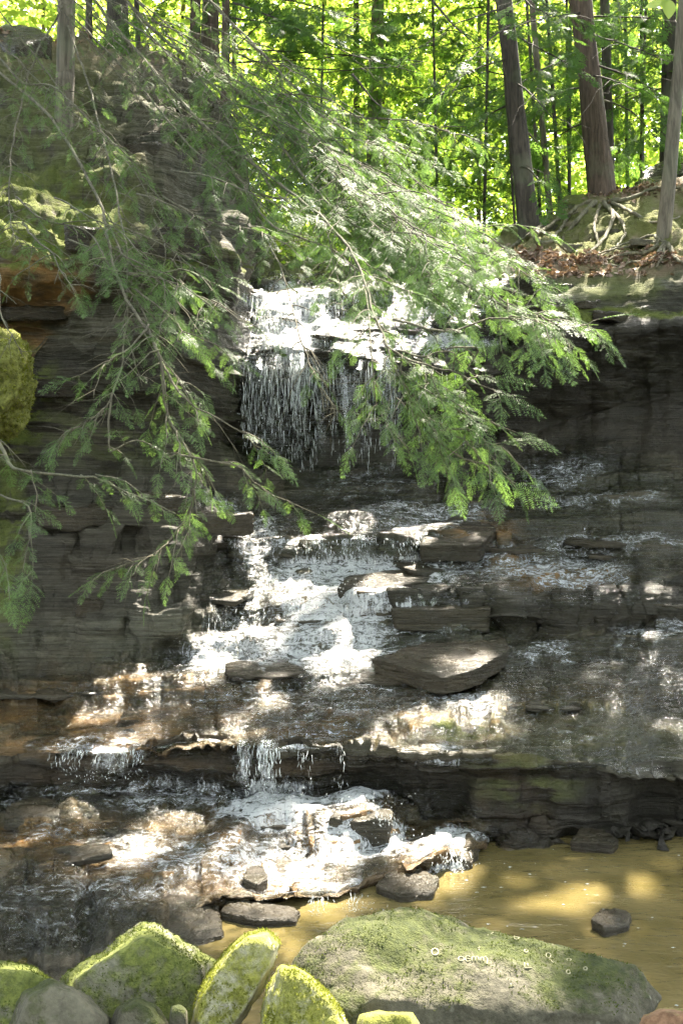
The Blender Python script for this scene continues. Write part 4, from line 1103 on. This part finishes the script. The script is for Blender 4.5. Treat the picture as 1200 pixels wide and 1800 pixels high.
def leaf_quads(c, size, r, flat=0.6):
    """rhombic leaves at c (n,3); returns verts (n*4,3)"""
    n = len(c)
    ax = r.normal(size=(n, 3)); ax[:, 2] *= 0.5; ax /= np.linalg.norm(ax, axis=1)[:, None]
    nr = r.normal(size=(n, 3)) * (1 - flat) + np.array([0, 0, flat]); nr /= np.linalg.norm(nr, axis=1)[:, None]
    sd = np.cross(nr, ax); sd /= np.linalg.norm(sd, axis=1)[:, None] + 1e-9
    s = size * r.uniform(0.6, 1.25, n)[:, None]
    tip = ax * s; w = sd * s * 0.30
    bend = -nr * s * 0.12
    return np.stack([c - tip * .5, c - tip * .02 + w - bend, c + tip * .5, c - tip * .02 - w - bend], 1).reshape(-1, 3)

def leaf_mesh(name, c, size, r, flat=0.6, tone=None):
    V = leaf_quads(c, size, r, flat)
    tn = np.repeat(r.random(len(c)) if tone is None else tone, 4)
    return make_mesh(name, V, np.arange(len(V)).reshape(-1, 4), {"tone": tn}, smooth_shade=False)

# ------------------------------------------------------------------ trees
G_T = "tall trees above the falls"
TREES = []   # (object, trunk top xy) that share the high canopy
def tree(name, label, path, r0, r1, bark, group=G_T, world=False, high=True, flare=0.5):
    pts = np.asarray(path, float) if world else ats(path)
    base = pts[0]
    o = empty(name, base, label, "tree", group)
    link("trunk", trunk_mesh("trunk", pts, r0, r1, flare=flare), bark, o)
    if high: TREES.append((o, pts[-1]))
    return o
def tall(px0, py0, d, px1, h=11):
    """trunk path from a pixel foot, leaning to px1 at the top of the frame, then on up to height h"""
    a = at(px0, py0, d); b = at(px1, 0, d)
    a2 = a - np.array([0, 0, 0.25])
    sl = (b - a) / (b[2] - a[2])
    c = a + sl * (h + 3 - a[2])
    return [a2, a, (a + b) / 2, b, c]
T1 = tree("hemlock_tree", "olive grey trunk of the hemlock that hangs its boughs over the falls", tall(112, 275, 8.2, 118, 11), .085, .07, M_BARK_GREY, world=True)
T2 = tree("hemlock_tree", "dark trunk standing nearest the edge, rightmost of the close trio", tall(396, 150, 11.5, 397, 12), .055, .045, M_BARK_RED, world=True)
T3 = tree("hemlock_tree", "thick middle trunk of the close trio on the left rim", tall(368, 100, 12.2, 371, 12), .12, .10, M_BARK_RED, world=True)
T4 = tree("hemlock_tree", "left trunk of the close trio on the left rim", tall(342, 95, 12.0, 344, 12), .075, .06, M_BARK_RED, world=True)
T5 = tree("hemlock_tree", "stout dark trunk between the olive trunk and the trio", tall(208, 78, 12, 206, 12), .14, .12, M_BARK_DARK, world=True)
T6 = tree("hemlock_tree", "slender trunk just right of the olive grey one", tall(157, 72, 12, 157, 12), .05, .04, M_BARK_DARK, world=True)
T7 = tree("hemlock_tree", "thin trunk right of the stout dark one on the left rim", tall(243, 80, 12.4, 240, 12), .035, .03, M_BARK_DARK, world=True)
T8 = tree("hemlock_tree", "reddish trunk rooted at the crest of the right bank", tall(1058, 350, 11.5, 1020, 12), .17, .11, M_BARK_RED, world=True, flare=0.35)
T9 = tree("hemlock_tree", "dark brown trunk at the left foot of the right bank", tall(930, 412, 10.8, 885, 12), .125, .085, M_BARK_DARK, world=True, flare=0.2)
T10 = tree("hemlock_tree", "thin grey trunk leaning right at the near edge of the right bank", tall(1165, 425, 9.2, 1203, 11), .075, .05, M_BARK_GREY, world=True, flare=0.9)
T11 = tree("hemlock_tree", "dark trunk standing behind the large dark boulder", tall(1172, 290, 13, 1176, 12), .10, .09, M_BARK_DARK, world=True)
T12 = tree("hemlock_tree", "narrow dark trunk close behind the reddish one", tall(1072, 330, 13.2, 1062, 12), .07, .06, M_BARK_DARK, world=True)
T13 = tree("hemlock_tree", "faint tall trunk behind the foliage above the falls", tall(652, 420, 17, 664, 13), .14, .10, M_BARK_GREY, world=True)
for i, (px, py, d, px1, r, lb) in enumerate([(950, 395, 12.5, 925, .022, "dark sapling just right of the dark brown trunk"), (967, 390, 12.2, 934, .045, "pale sapling leaning left behind the dark brown trunk"), (985, 380, 13.5, 960, .03, "straight sapling left of the green mossy boulder"),
                                       (905, 415, 11.5, 880, .016, "hair thin sapling left of the dark brown trunk"), (1102, 320, 15, 1098, .03, "thin trunk midway between reddish trunk and dark boulder"), (1128, 300, 15.5, 1126, .035, "thin dark trunk left of the large dark boulder"), (627, 420, 18, 626, .07, "narrow trunk left of the faint tall one"), (1000, 370, 16, 1002, .03, "far thin trunk behind the green mossy boulder")]):
    tree("sapling", lb, tall(px, py, d, px1, 9), r, r * 0.7, M_BARK_GREY if i == 1 else M_BARK_DARK, "thin trunks among the trees", world=True, high=False, flare=0.2)

# unseen high canopy added to shade the gorge, gaps cut along chosen sun shafts
rc = np.random.default_rng(5)
ncl = 7600
cc = np.stack([rc.uniform(-10, 13, ncl), rc.uniform(0, 24, ncl), rc.uniform(0, 1, ncl)], 1)
cc[:, 2] = np.maximum(11.5, 1.7 + 0.56 * cc[:, 1] + 1.3) + cc[:, 2] * 2.6
cl = (cc[:, None] + rc.normal(0, 1, (ncl, 16, 3)) * np.array([0.42, 0.42, 0.16])).reshape(-1, 3)
cl = cl[cl[:, 2] > 1.7 + 0.535 * cl[:, 1] + 0.25]
# where does its shadow land? only shade what lies in front of the lit wood behind
shadow_y = cl[:, 1] - (cl[:, 2] - 3.0) * SUN[1] / SUN[2]
cl = cl[(shadow_y < 12.5)]
cl = cl[sun_blocked_ok(cl)]
tp = np.array([t[1] for t in TREES])
own = np.argmin(((cl[:, None, :2] - tp[None, :, :2]) ** 2).sum(2), 1)
for k, (o, _) in enumerate(TREES):
    c = cl[own == k]
    if len(c) < 5: continue
    link("crown", leaf_mesh("crown", c, 0.25, rc, 0.75), M_LEAF_CANOPY, o, kind="stuff")  # added unseen shade leaves, shared out to the nearest trunk

# ------------------------------------------------------------------ the hemlock boughs over the falls
bp = [  # path, radius, density, spray, side length, bare
 ([(118, -150, 8.2), (260, 40, 7.8), (420, 175, 7.3), (560, 290, 7.0), (700, 405, 6.8), (850, 500, 6.6), (985, 570, 6.5)], .022, 1.1, .25, .62, .08),
 ([(118, -60, 8.2), (240, 90, 7.6), (360, 230, 7.2), (480, 330, 6.9), (600, 440, 6.7), (680, 560, 6.6), (725, 690, 6.5), (775, 780, 6.5)], .017, 1.0, .22, .42, .12),
 ([(118, 20, 8.2), (220, 130, 7.6), (330, 250, 7.2), (430, 330, 7.0), (470, 450, 6.8), (540, 620, 6.6), (592, 722, 6.5)], .011, .35, .14, .22, .7),
 ([(-60, 90, 7.4), (70, 200, 7.1), (180, 330, 6.8), (215, 470, 6.5), (270, 600, 6.4), (300, 720, 6.35), (320, 830, 6.3), (292, 940, 6.3), (190, 1005, 6.25)], .013, .8, .19, .34, .3),
 ([(-60, 700, 6.3), (-5, 780, 6.2), (30, 825, 6.15), (110, 832, 6.1), (200, 845, 6.1), (310, 905, 6.1)], .011, .9, .19, .30, .2),
 ([(118, 40, 8.2), (160, 180, 7.5), (200, 330, 7.0), (222, 480, 6.7), (190, 660, 6.5), (110, 765, 6.4)], .011, .7, .18, .28, .35),
 ([(250, -120, 8.0), (420, 60, 7.6), (560, 170, 7.4), (720, 215, 7.3), (850, 250, 7.2)], .016, .9, .22, .45, .3),
 ([(285, 640, 6.4), (330, 710, 6.35), (400, 765, 6.3), (470, 800, 6.3)], .006, 1.1, .20, .30, .05),
 ([(315, 800, 6.3), (380, 845, 6.3), (470, 870, 6.3), (555, 905, 6.3)], .006, 1.1, .17, .22, .05),
 ([(240, 510, 6.5), (290, 555, 6.45), (340, 585, 6.4), (395, 612, 6.4)], .006, 1.5, .21, .30, .0),
 ([(262, 570, 6.4), (230, 620, 6.35), (190, 640, 6.3), (130, 665, 6.3)], .006, 1.1, .18, .25, .05),
 ([(225, 480, 6.6), (260, 490, 6.5), (330, 500, 6.5), (380, 500, 6.5)], .005, .9, .18, .22, .1),
 ([(200, 690, 6.4), (205, 780, 6.3), (240, 800, 6.3), (280, 790, 6.3)], .005, 1.0, .18, .2, .1),
 ([(690, 560, 6.6), (770, 580, 6.55), (900, 585, 6.5), (980, 565, 6.45), (1055, 560, 6.4)], .007, .9, .20, .28, .1),
 ([(850, 500, 6.6), (900, 520, 6.55), (945, 560, 6.5), (985, 620, 6.45)], .006, 1.0, .19, .26, .1),
 ([(690, 620, 6.6), (740, 640, 6.5), (800, 650, 6.45), (880, 690, 6.4)], .007, 1.4, .22, .34, .0),
 ([(700, 650, 6.6), (760, 700, 6.5), (830, 740, 6.45), (905, 760, 6.4)], .007, 1.5, .22, .34, .0),
 ([(725, 690, 6.55), (770, 760, 6.5), (830, 810, 6.45), (905, 850, 6.4)], .007, 1.5, .22, .34, .0),
 ([(640, 500, 6.7), (660, 620, 6.6), (690, 720, 6.5), (720, 790, 6.45)], .006, 1.0, .20, .30, .1),
 ([(380, 280, 7.2), (470, 330, 7.0), (600, 350, 6.9), (720, 345, 6.8), (830, 385, 6.7)], .010, 1.2, .24, .5, .05),
 ([(420, 170, 7.3), (520, 210, 7.1), (620, 300, 7.0), (720, 340, 6.9), (840, 420, 6.7), (930, 480, 6.6)], .012, 1.2, .24, .55, .05),
 ([(480, 240, 7.1), (560, 340, 6.9), (640, 400, 6.8), (740, 440, 6.7), (860, 450, 6.6)], .010, 1.2, .23, .5, .05),
 ([(430, 330, 7.0), (500, 400, 6.9), (570, 440, 6.8), (640, 470, 6.7), (740, 520, 6.6)], .009, 1.0, .22, .42, .1),
 ([(300, 200, 7.5), (400, 230, 7.3), (520, 250, 7.2), (620, 240, 7.1), (740, 280, 7.0)], .010, 1.1, .23, .5, .1),
 ([(0, 870, 6.2), (60, 880, 6.15), (66, 960, 6.1), (60, 1020, 6.1)], .005, 1.0, .17, .22, .1),
 ([(-30, 850, 6.2), (8, 900, 6.1), (14, 980, 6.1), (22, 1045, 6.1)], .005, 1.4, .17, .14, .0),
 ([(118, 0, 8.2), (60, 120, 7.7), (20, 260, 7.3), (10, 380, 7.1), (40, 440, 7.0)], .010, .6, .18, .3, .5),
 ([(0, 480, 6.4), (30, 560, 6.35), (38, 620, 6.3)], .005, .1, .1, .1, 1.0),
 ([(560, 370, 6.8), (575, 420, 6.75), (590, 500, 6.7), (600, 560, 6.7)], .004, .8, .16, .2, .2),
 ([(240, 340, 6.9), (300, 360, 6.8), (350, 390, 6.8), (390, 470, 6.7)], .006, .9, .18, .28, .2),
 ([(120, 420, 6.8), (200, 440, 6.7), (260, 460, 6.7), (330, 465, 6.7)], .006, 1.2, .19, .26, .1),
]
for i, (path, r0, dens, spr, sl, bare) in enumerate(bp):
    bough(T1, path, r0, 100 + i, dens, spr, sl, bare)
# fill: limbs that run the same way down through the thick of the foliage
rf = np.random.default_rng(55)
for i in range(34):
    x0 = rf.uniform(250, 640); y0 = 40 + (x0 - 250) * 0.55 + rf.uniform(-60, 150)
    d0 = 7.6 - (x0 - 250) / 900 + rf.uniform(-.35, .35)
    ln = rf.uniform(200, 380); a = math.radians(rf.uniform(14, 42))
    path = [(x0 + math.cos(a) * ln * q, y0 + math.sin(a) * ln * q + 50 * q * q, d0 - 0.5 * q) for q in np.linspace(0, 1, 4)]
    bough(T1, path, .007, 700 + i, 1.0, .22, .42, .12)
for i in range(12):
    x0 = rf.uniform(20, 330); y0 = rf.uniform(250, 480)
    d0 = rf.uniform(6.6, 7.1)
    ln = rf.uniform(120, 240); a = math.radians(rf.uniform(5, 60))
    path = [(x0 + math.cos(a) * ln * q, y0 + math.sin(a) * ln * q + 30 * q * q, d0 - 0.3 * q) for q in np.linspace(0, 1, 4)]
    bough(T1, path, .006, 760 + i, .9, .18, .3, .25)
for i in range(9):
    x0 = rf.uniform(690, 800); y0 = rf.uniform(610, 790)
    ln = rf.uniform(80, 140); a = math.radians(rf.uniform(0, 40))
    path = [(x0 + math.cos(a) * ln * q, y0 + math.sin(a) * ln * q + 20 * q * q, 6.5 + rf.uniform(-.1, .1)) for q in np.linspace(0, 1, 4)]
    bough(T1, path, .005, 780 + i, 1.2, .2, .26, .0)
# the tangle of half bare limbs at the upper left
rt = np.random.default_rng(77)
for i in range(15):
    x0, y0 = rt.uniform(-80, 300), rt.uniform(-120, 160)
    ln = rt.uniform(240, 520)
    sl = rt.uniform(0.45, 1.15)
    a = math.atan(sl)
    d0 = rt.uniform(7.2, 8.0)
    path = []
    for q in np.linspace(0, 1, 5):
        path.append((x0 + math.cos(a) * ln * q, y0 + math.sin(a) * ln * q + 60 * q * q * rt.uniform(0, 1), d0 - 0.7 * q))
    bough(T1, path, rt.uniform(.005, .011), 300 + i, .8, .19, .34, rt.uniform(.35, .8))

# ------------------------------------------------------------------ limbs of the trees behind
def tree_limbs(T, px, d, specs, seed):
    for k, (y0, x1, y1, dd) in enumerate(specs):
        p0 = (px, y0, d)
        mid = (px + (x1 - px) * 0.5, y0 + (y1 - y0) * 0.35, d + dd * 0.5)
        bough(T, [p0, mid, (x1, y1, d + dd)], .016, seed + k, .75, .38, 1.0, .1, templates=FR_FAR, mat=M_NEEDLE_FAR, twig_mat=M_BARK_DARK, start=.2, droop=.22, side_sp=.2)
tree_limbs(T8, 1035, 11.5, [(20, 860, 60, -1), (60, 1180, 110, -1.2), (90, 880, 170, -.6), (110, 1190, 190, -.5), (150, 900, 230, .6), (170, 1160, 250, .4), (30, 1200, 40, -.6), (-30, 900, 10, -1.5), (-40, 1150, 30, -1.5), (210, 930, 290, .8), (130, 1120, 160, -1.4)], 500)
tree_limbs(T9, 900, 10.8, [(10, 760, 60, -1), (60, 1010, 120, -.8), (100, 760, 170, -.6), (140, 980, 220, -.9), (180, 790, 260, .4), (220, 960, 290, .4), (40, 820, 110, -1.4), (-20, 1000, 30, -1.2), (290, 960, 330, -.3)], 540)
tree_limbs(T2, 397, 11.5, [(85, 760, 110, -.8), (110, 640, 95, -.4), (30, 560, 60, -1.0), (150, 560, 200, -.8), (-20, 700, 60, -1.2)], 580)
tree_limbs(T13, 660, 17, [(0, 520, 60, -1), (60, 820, 100, -1), (110, 530, 190, .5), (140, 800, 200, -.5), (200, 540, 280, .5), (220, 800, 300, -.6), (20, 760, 30, -2)], 600)
tree_limbs(T3, 370, 12.2, [(-30, 200, 60, -.8), (-10, 540, 60, .6), (-40, 480, 10, -1)], 620)
tree_limbs(T11, 1175, 13, [(20, 1060, 70, -.5), (80, 1060, 140, -.6), (130, 1260, 160, -.6), (150, 1050, 210, .3)], 640)
ry = np.random.default_rng(41)
for k, (px, py, d, lb) in enumerate([(770, 440, 15, "young hemlock left of the dark brown trunk"), (850, 430, 13.5, "young hemlock close behind the dark brown trunk"), (1000, 370, 14.5, "young hemlock between the saplings and the reddish trunk"), (1125, 300, 14, "young hemlock right of the reddish trunk"), (560, 450, 15.5, "young hemlock behind the dark bare limbs"), (1230, 320, 13, "young hemlock at the right end of the bank")]):
    T = tree("young_hemlock", lb, tall(px, py, d, px + ry.normal(0, 8), 10), .026, .018, M_BARK_DARK, "young hemlocks in the middle distance", world=True, high=False, flare=.2)
    for j in range(12):
        y0 = -60 + (py - 30) * (j + .5 * ry.random()) / 12
        sg = 1 if j % 2 else -1
        x1 = px + sg * ry.uniform(70, 150); dd = ry.uniform(-1.1, .8)
        bough(T, [(px, y0, d), (px + (x1 - px) * .5, y0 + 12, d + dd * .5), (x1, y0 + ry.uniform(35, 75), d + dd)], .012, 900 + k * 40 + j, .6, .40, .75, .05, templates=FR_FAR, mat=M_NEEDLE_FAR, twig_mat=M_BARK_DARK, start=.15, droop=.22, side_sp=.17)
# dead limbs, dark, in front of the bright wood
for i, path in enumerate([[(397, 85, 11.5), (470, 110, 11.2), (600, 118, 10.8), (740, 112, 10.5)], [(397, 100, 11.5), (460, 40, 11.2), (500, 0, 11)], [(400, 150, 11.4), (520, 185, 11), (650, 212, 10.6), (820, 222, 10.2)], [(410, 5, 11.4), (480, 35, 11), (600, 90, 10.6), (740, 130, 10.2)], [(620, 130, 10), (660, 170, 9.8), (700, 205, 9.6)], [(760, 0, 9.5), (800, 50, 9.4), (840, 80, 9.3)]]):
    bough(T2, path, .016, 660 + i, .3, .2, .5, .85, templates=FR_FAR, mat=M_NEEDLE_FAR, twig_mat=M_BARK_DARK, side_sp=.3)

# ------------------------------------------------------------------ the bright deciduous wood behind
rw = np.random.default_rng(9)
G_W = "leafy trees in the sunlit wood behind"
far_spots = [(-40, 15, 20, "leafy tree farthest left behind the rim"), (90, 18, 24, "leafy tree behind the olive grey trunk"), (290, 18, 26, "leafy tree between the stout trunk and the trio"), (450, 17.5, 24, "leafy tree just right of the trio of trunks"), (560, 20, 30, "leafy tree behind the dark bare limbs"),
             (690, 19, 28, "leafy tree behind the faint tall trunk"), (760, 24, 30, "far leafy tree above the right end of the lip"), (840, 19, 26, "leafy tree left of the dark brown trunk"), (960, 21, 26, "leafy tree behind the saplings"), (1090, 20, 26, "leafy tree behind the reddish trunk"), (1200, 19, 24, "leafy tree behind the large dark boulder"),
             (1290, 22, 26, "leafy tree farthest right behind the bank"), (620, 29, 34, "distant leafy tree in the middle of the wood"), (900, 30, 34, "distant leafy tree at the back right"), (400, 30, 34, "distant leafy tree at the back left"), (200, 28, 34, "distant leafy tree behind the stout trunk")]
for i, (px, d, _, lb) in enumerate(far_spots):
    z0 = 3.0 + 0.20 * (d - 12)
    x = (px - CX) / F * d
    base = np.array([x, d, z0])
    T = empty("leafy_tree", base, lb, "tree", G_W)
    top = base + np.array([rw.normal(0, .4), rw.normal(0, .3), 13])
    link("trunk", trunk_mesh("trunk", [base - [0, 0, 1.5], base, base * .5 + top * .5 + rw.normal(0, .35, 3), top], rw.uniform(.05, .12), .03, 10), M_BARK_GREY, T)
    ncl = 330
    c = np.stack([rw.normal(0, 1.5, ncl), rw.normal(0, 1.3, ncl), rw.uniform(-0.4, 1, ncl) * 6.5 + 3.2], 1) + base
    m = 26
    lc = (c[:, None] + rw.normal(0, 1, (ncl, m, 3)) * np.array([.38, .38, .13])).reshape(-1, 3)
    lc = lc[sun_blocked_ok(lc, 0.05, 2.0)]
    link("crown", leaf_mesh("crown", lc, 0.15 if d < 22 else 0.2, rw, 0.65), M_LEAF, T, kind="stuff")
# undergrowth on the forest floor and a far wall of leaves
nn = 26000
ux = rw.uniform(-9, 11, nn); uy = rw.uniform(13.5, 34, nn)
ug = 3.2 + 0.22 * (uy - 12) + np.abs(rw.normal(0, 0.55, nn)) * (0.5 + perlin(np.stack([ux * .5, uy * .5, ux * 0], 1)) * 0.8 + 0.3)
keep = ~((uy < 15) & (ux > 2.0)) 
link("undergrowth", leaf_mesh("undergrowth", np.stack([ux, uy, ug], 1)[keep], 0.17, rw, 0.7), M_LEAF, None, "bright green undergrowth on the forest floor", "undergrowth", None, "stuff")
nn = 70000
fx = rw.uniform(-20, 20, nn); fz = rw.uniform(5, 30, nn)
fy = rw.uniform(36, 48, nn)
pk = perlin(np.stack([fx * .4, fz * .4, fy * .2], 1)) > -0.25
link("distant_wood", leaf_mesh("distant_wood", np.stack([fx, fy, fz], 1)[pk], 0.42, rw, 0.5), M_LEAF, None, "far sunlit wood that reads as one mass of leaves", "wood", None, "stuff")

nn = 22000
an = rw.uniform(math.radians(62), math.radians(298), nn)      # clockwise from +Y: all but the way we look
ra = rw.uniform(9.5, 17, nn); hz_ = rw.uniform(0, 1, nn) ** 0.8 * 13
sx, sy = np.sin(an) * ra + 0.5, np.cos(an) * ra + 4
pk = perlin(np.stack([sx * .35, sy * .35, hz_ * .35], 1)) > -0.28
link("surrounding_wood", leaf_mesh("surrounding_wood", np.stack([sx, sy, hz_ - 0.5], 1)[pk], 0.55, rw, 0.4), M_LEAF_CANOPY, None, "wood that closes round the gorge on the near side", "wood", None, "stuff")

# ------------------------------------------------------------------ right bank: roots, litter
rr = np.random.default_rng(33)
def root(T, pts, r0):
    w = []
    for x, y in pts:
        g = ground_at(x, y)
        w.append(g + np.array([0, -0.01, 0.018]))
    S = spline(w, 26)
    S += rr.normal(0, .004, S.shape)
    mb = MB(); mb.tube(S, r0 * np.linspace(1, .35, 26), 6, 0.15)
    link("root", mb.mesh("root"), M_ROOT, T)
for pts, r in [([(1050, 355), (1010, 385), (1000, 420), (990, 455)], .035), ([(1045, 352), (1000, 372), (985, 400), (960, 420)], .03), ([(1060, 355), (1075, 380), (1060, 420), (1030, 445)], .028), ([(1070, 352), (1110, 350), (1150, 335), (1190, 330)], .03),
               ([(1065, 352), (1120, 375), (1150, 390), (1190, 380)], .022), ([(1050, 360), (1040, 400), (1045, 430), (1010, 462)], .02), ([(1062, 358), (1090, 400), (1080, 430), (1055, 455)], .02)]:
    root(T8, pts, r)
for pts, r in [([(925, 412), (905, 425), (890, 440), (872, 445)], .03), ([(935, 410), (960, 400), (990, 380), (1020, 372)], .03), ([(930, 413), (950, 425), (980, 425), (1000, 440)], .025), ([(938, 408), (955, 385), (965, 375), (985, 372)], .025)]:
    root(T9, pts, r)
for pts, r in [([(1160, 428), (1130, 445), (1090, 450), (1040, 468)], .025), ([(1165, 430), (1140, 455), (1110, 462), (1060, 482)], .022), ([(1170, 430), (1185, 455), (1200, 468)], .025), ([(1158, 426), (1120, 432), (1080, 440), (1020, 455)], .02), ([(1160, 425), (1140, 415), (1100, 425), (1070, 440)], .018), ([(1165, 432), (1160, 455), (1150, 470)], .02)]:
    root(T10, pts, r)
lm = []
for (cx, cy, rx, ry, n) in [(1090, 330, 110, 14, 420), (1020, 455, 130, 14, 500), (1010, 478, 90, 8, 160), (1140, 450, 60, 18, 200), (940, 445, 60, 14, 160), (60, 62, 120, 12, 200)]:
    for _ in range(n):
        x, y = rr.normal(cx, rx * .5), rr.normal(cy, ry * .5)
        m_ = (np.abs(PX - x) < 6) & (np.abs(PYD - y) < 6)
        if m_.any():
            idx = np.nonzero(m_)[0]
            lm.append(P[idx[np.argmin(P[idx, 1])]] + [0, 0, .012])
link("leaf_litter", leaf_mesh("leaf_litter", np.array(lm), 0.07, rr, 0.55), M_LITTER, None, "dry fallen leaves on the right bank and rim", "leaf litter", None, "stuff")

# two bright leaves of a sapling reaching into the corner close to the camera
lt = empty("leafy_twig", at(1215, -60, 3.2), "bright green leaves on a twig hanging close at the top right corner", "plant")
mb = MB(); mb.tube(spline(ats([(1215, -60, 3.2), (1195, -20, 3.2), (1170, 2, 3.2)]), 10), np.linspace(.003, .0012, 10), 5)
link("stem", mb.mesh("stem"), M_TWIG, lt)
def big_leaf(a, b, width):
    a, b = np.array(a), np.array(b)
    u = b - a; L = np.linalg.norm(u); u /= L
    s = np.cross(u, [0, 1, 0.2]); s /= np.linalg.norm(s); nn_ = np.cross(u, s)
    t = np.linspace(0, 1, 9); w = width * np.sin(math.pi * t ** 0.8) ** 0.8
    V = np.concatenate([a + u * (t * L)[:, None] + s * (w * k)[:, None] + nn_ * (abs(k) * w * .25)[:, None] for k in (-1, -.5, 0, .5, 1)])
    gi = np.arange(45).reshape(5, 9)
    q = np.stack([gi[:-1, :-1], gi[:-1, 1:], gi[1:, 1:], gi[1:, :-1]], -1).reshape(-1, 4)
    link("leaf", make_mesh("leaf", V, q, {"tone": np.full(45, .8)}), M_LEAF, lt)
big_leaf(at(1172, -2, 3.2), at(1174, 34, 3.15), .024)
big_leaf(at(1176, -4, 3.2), at(1132, 14, 3.15), .016)
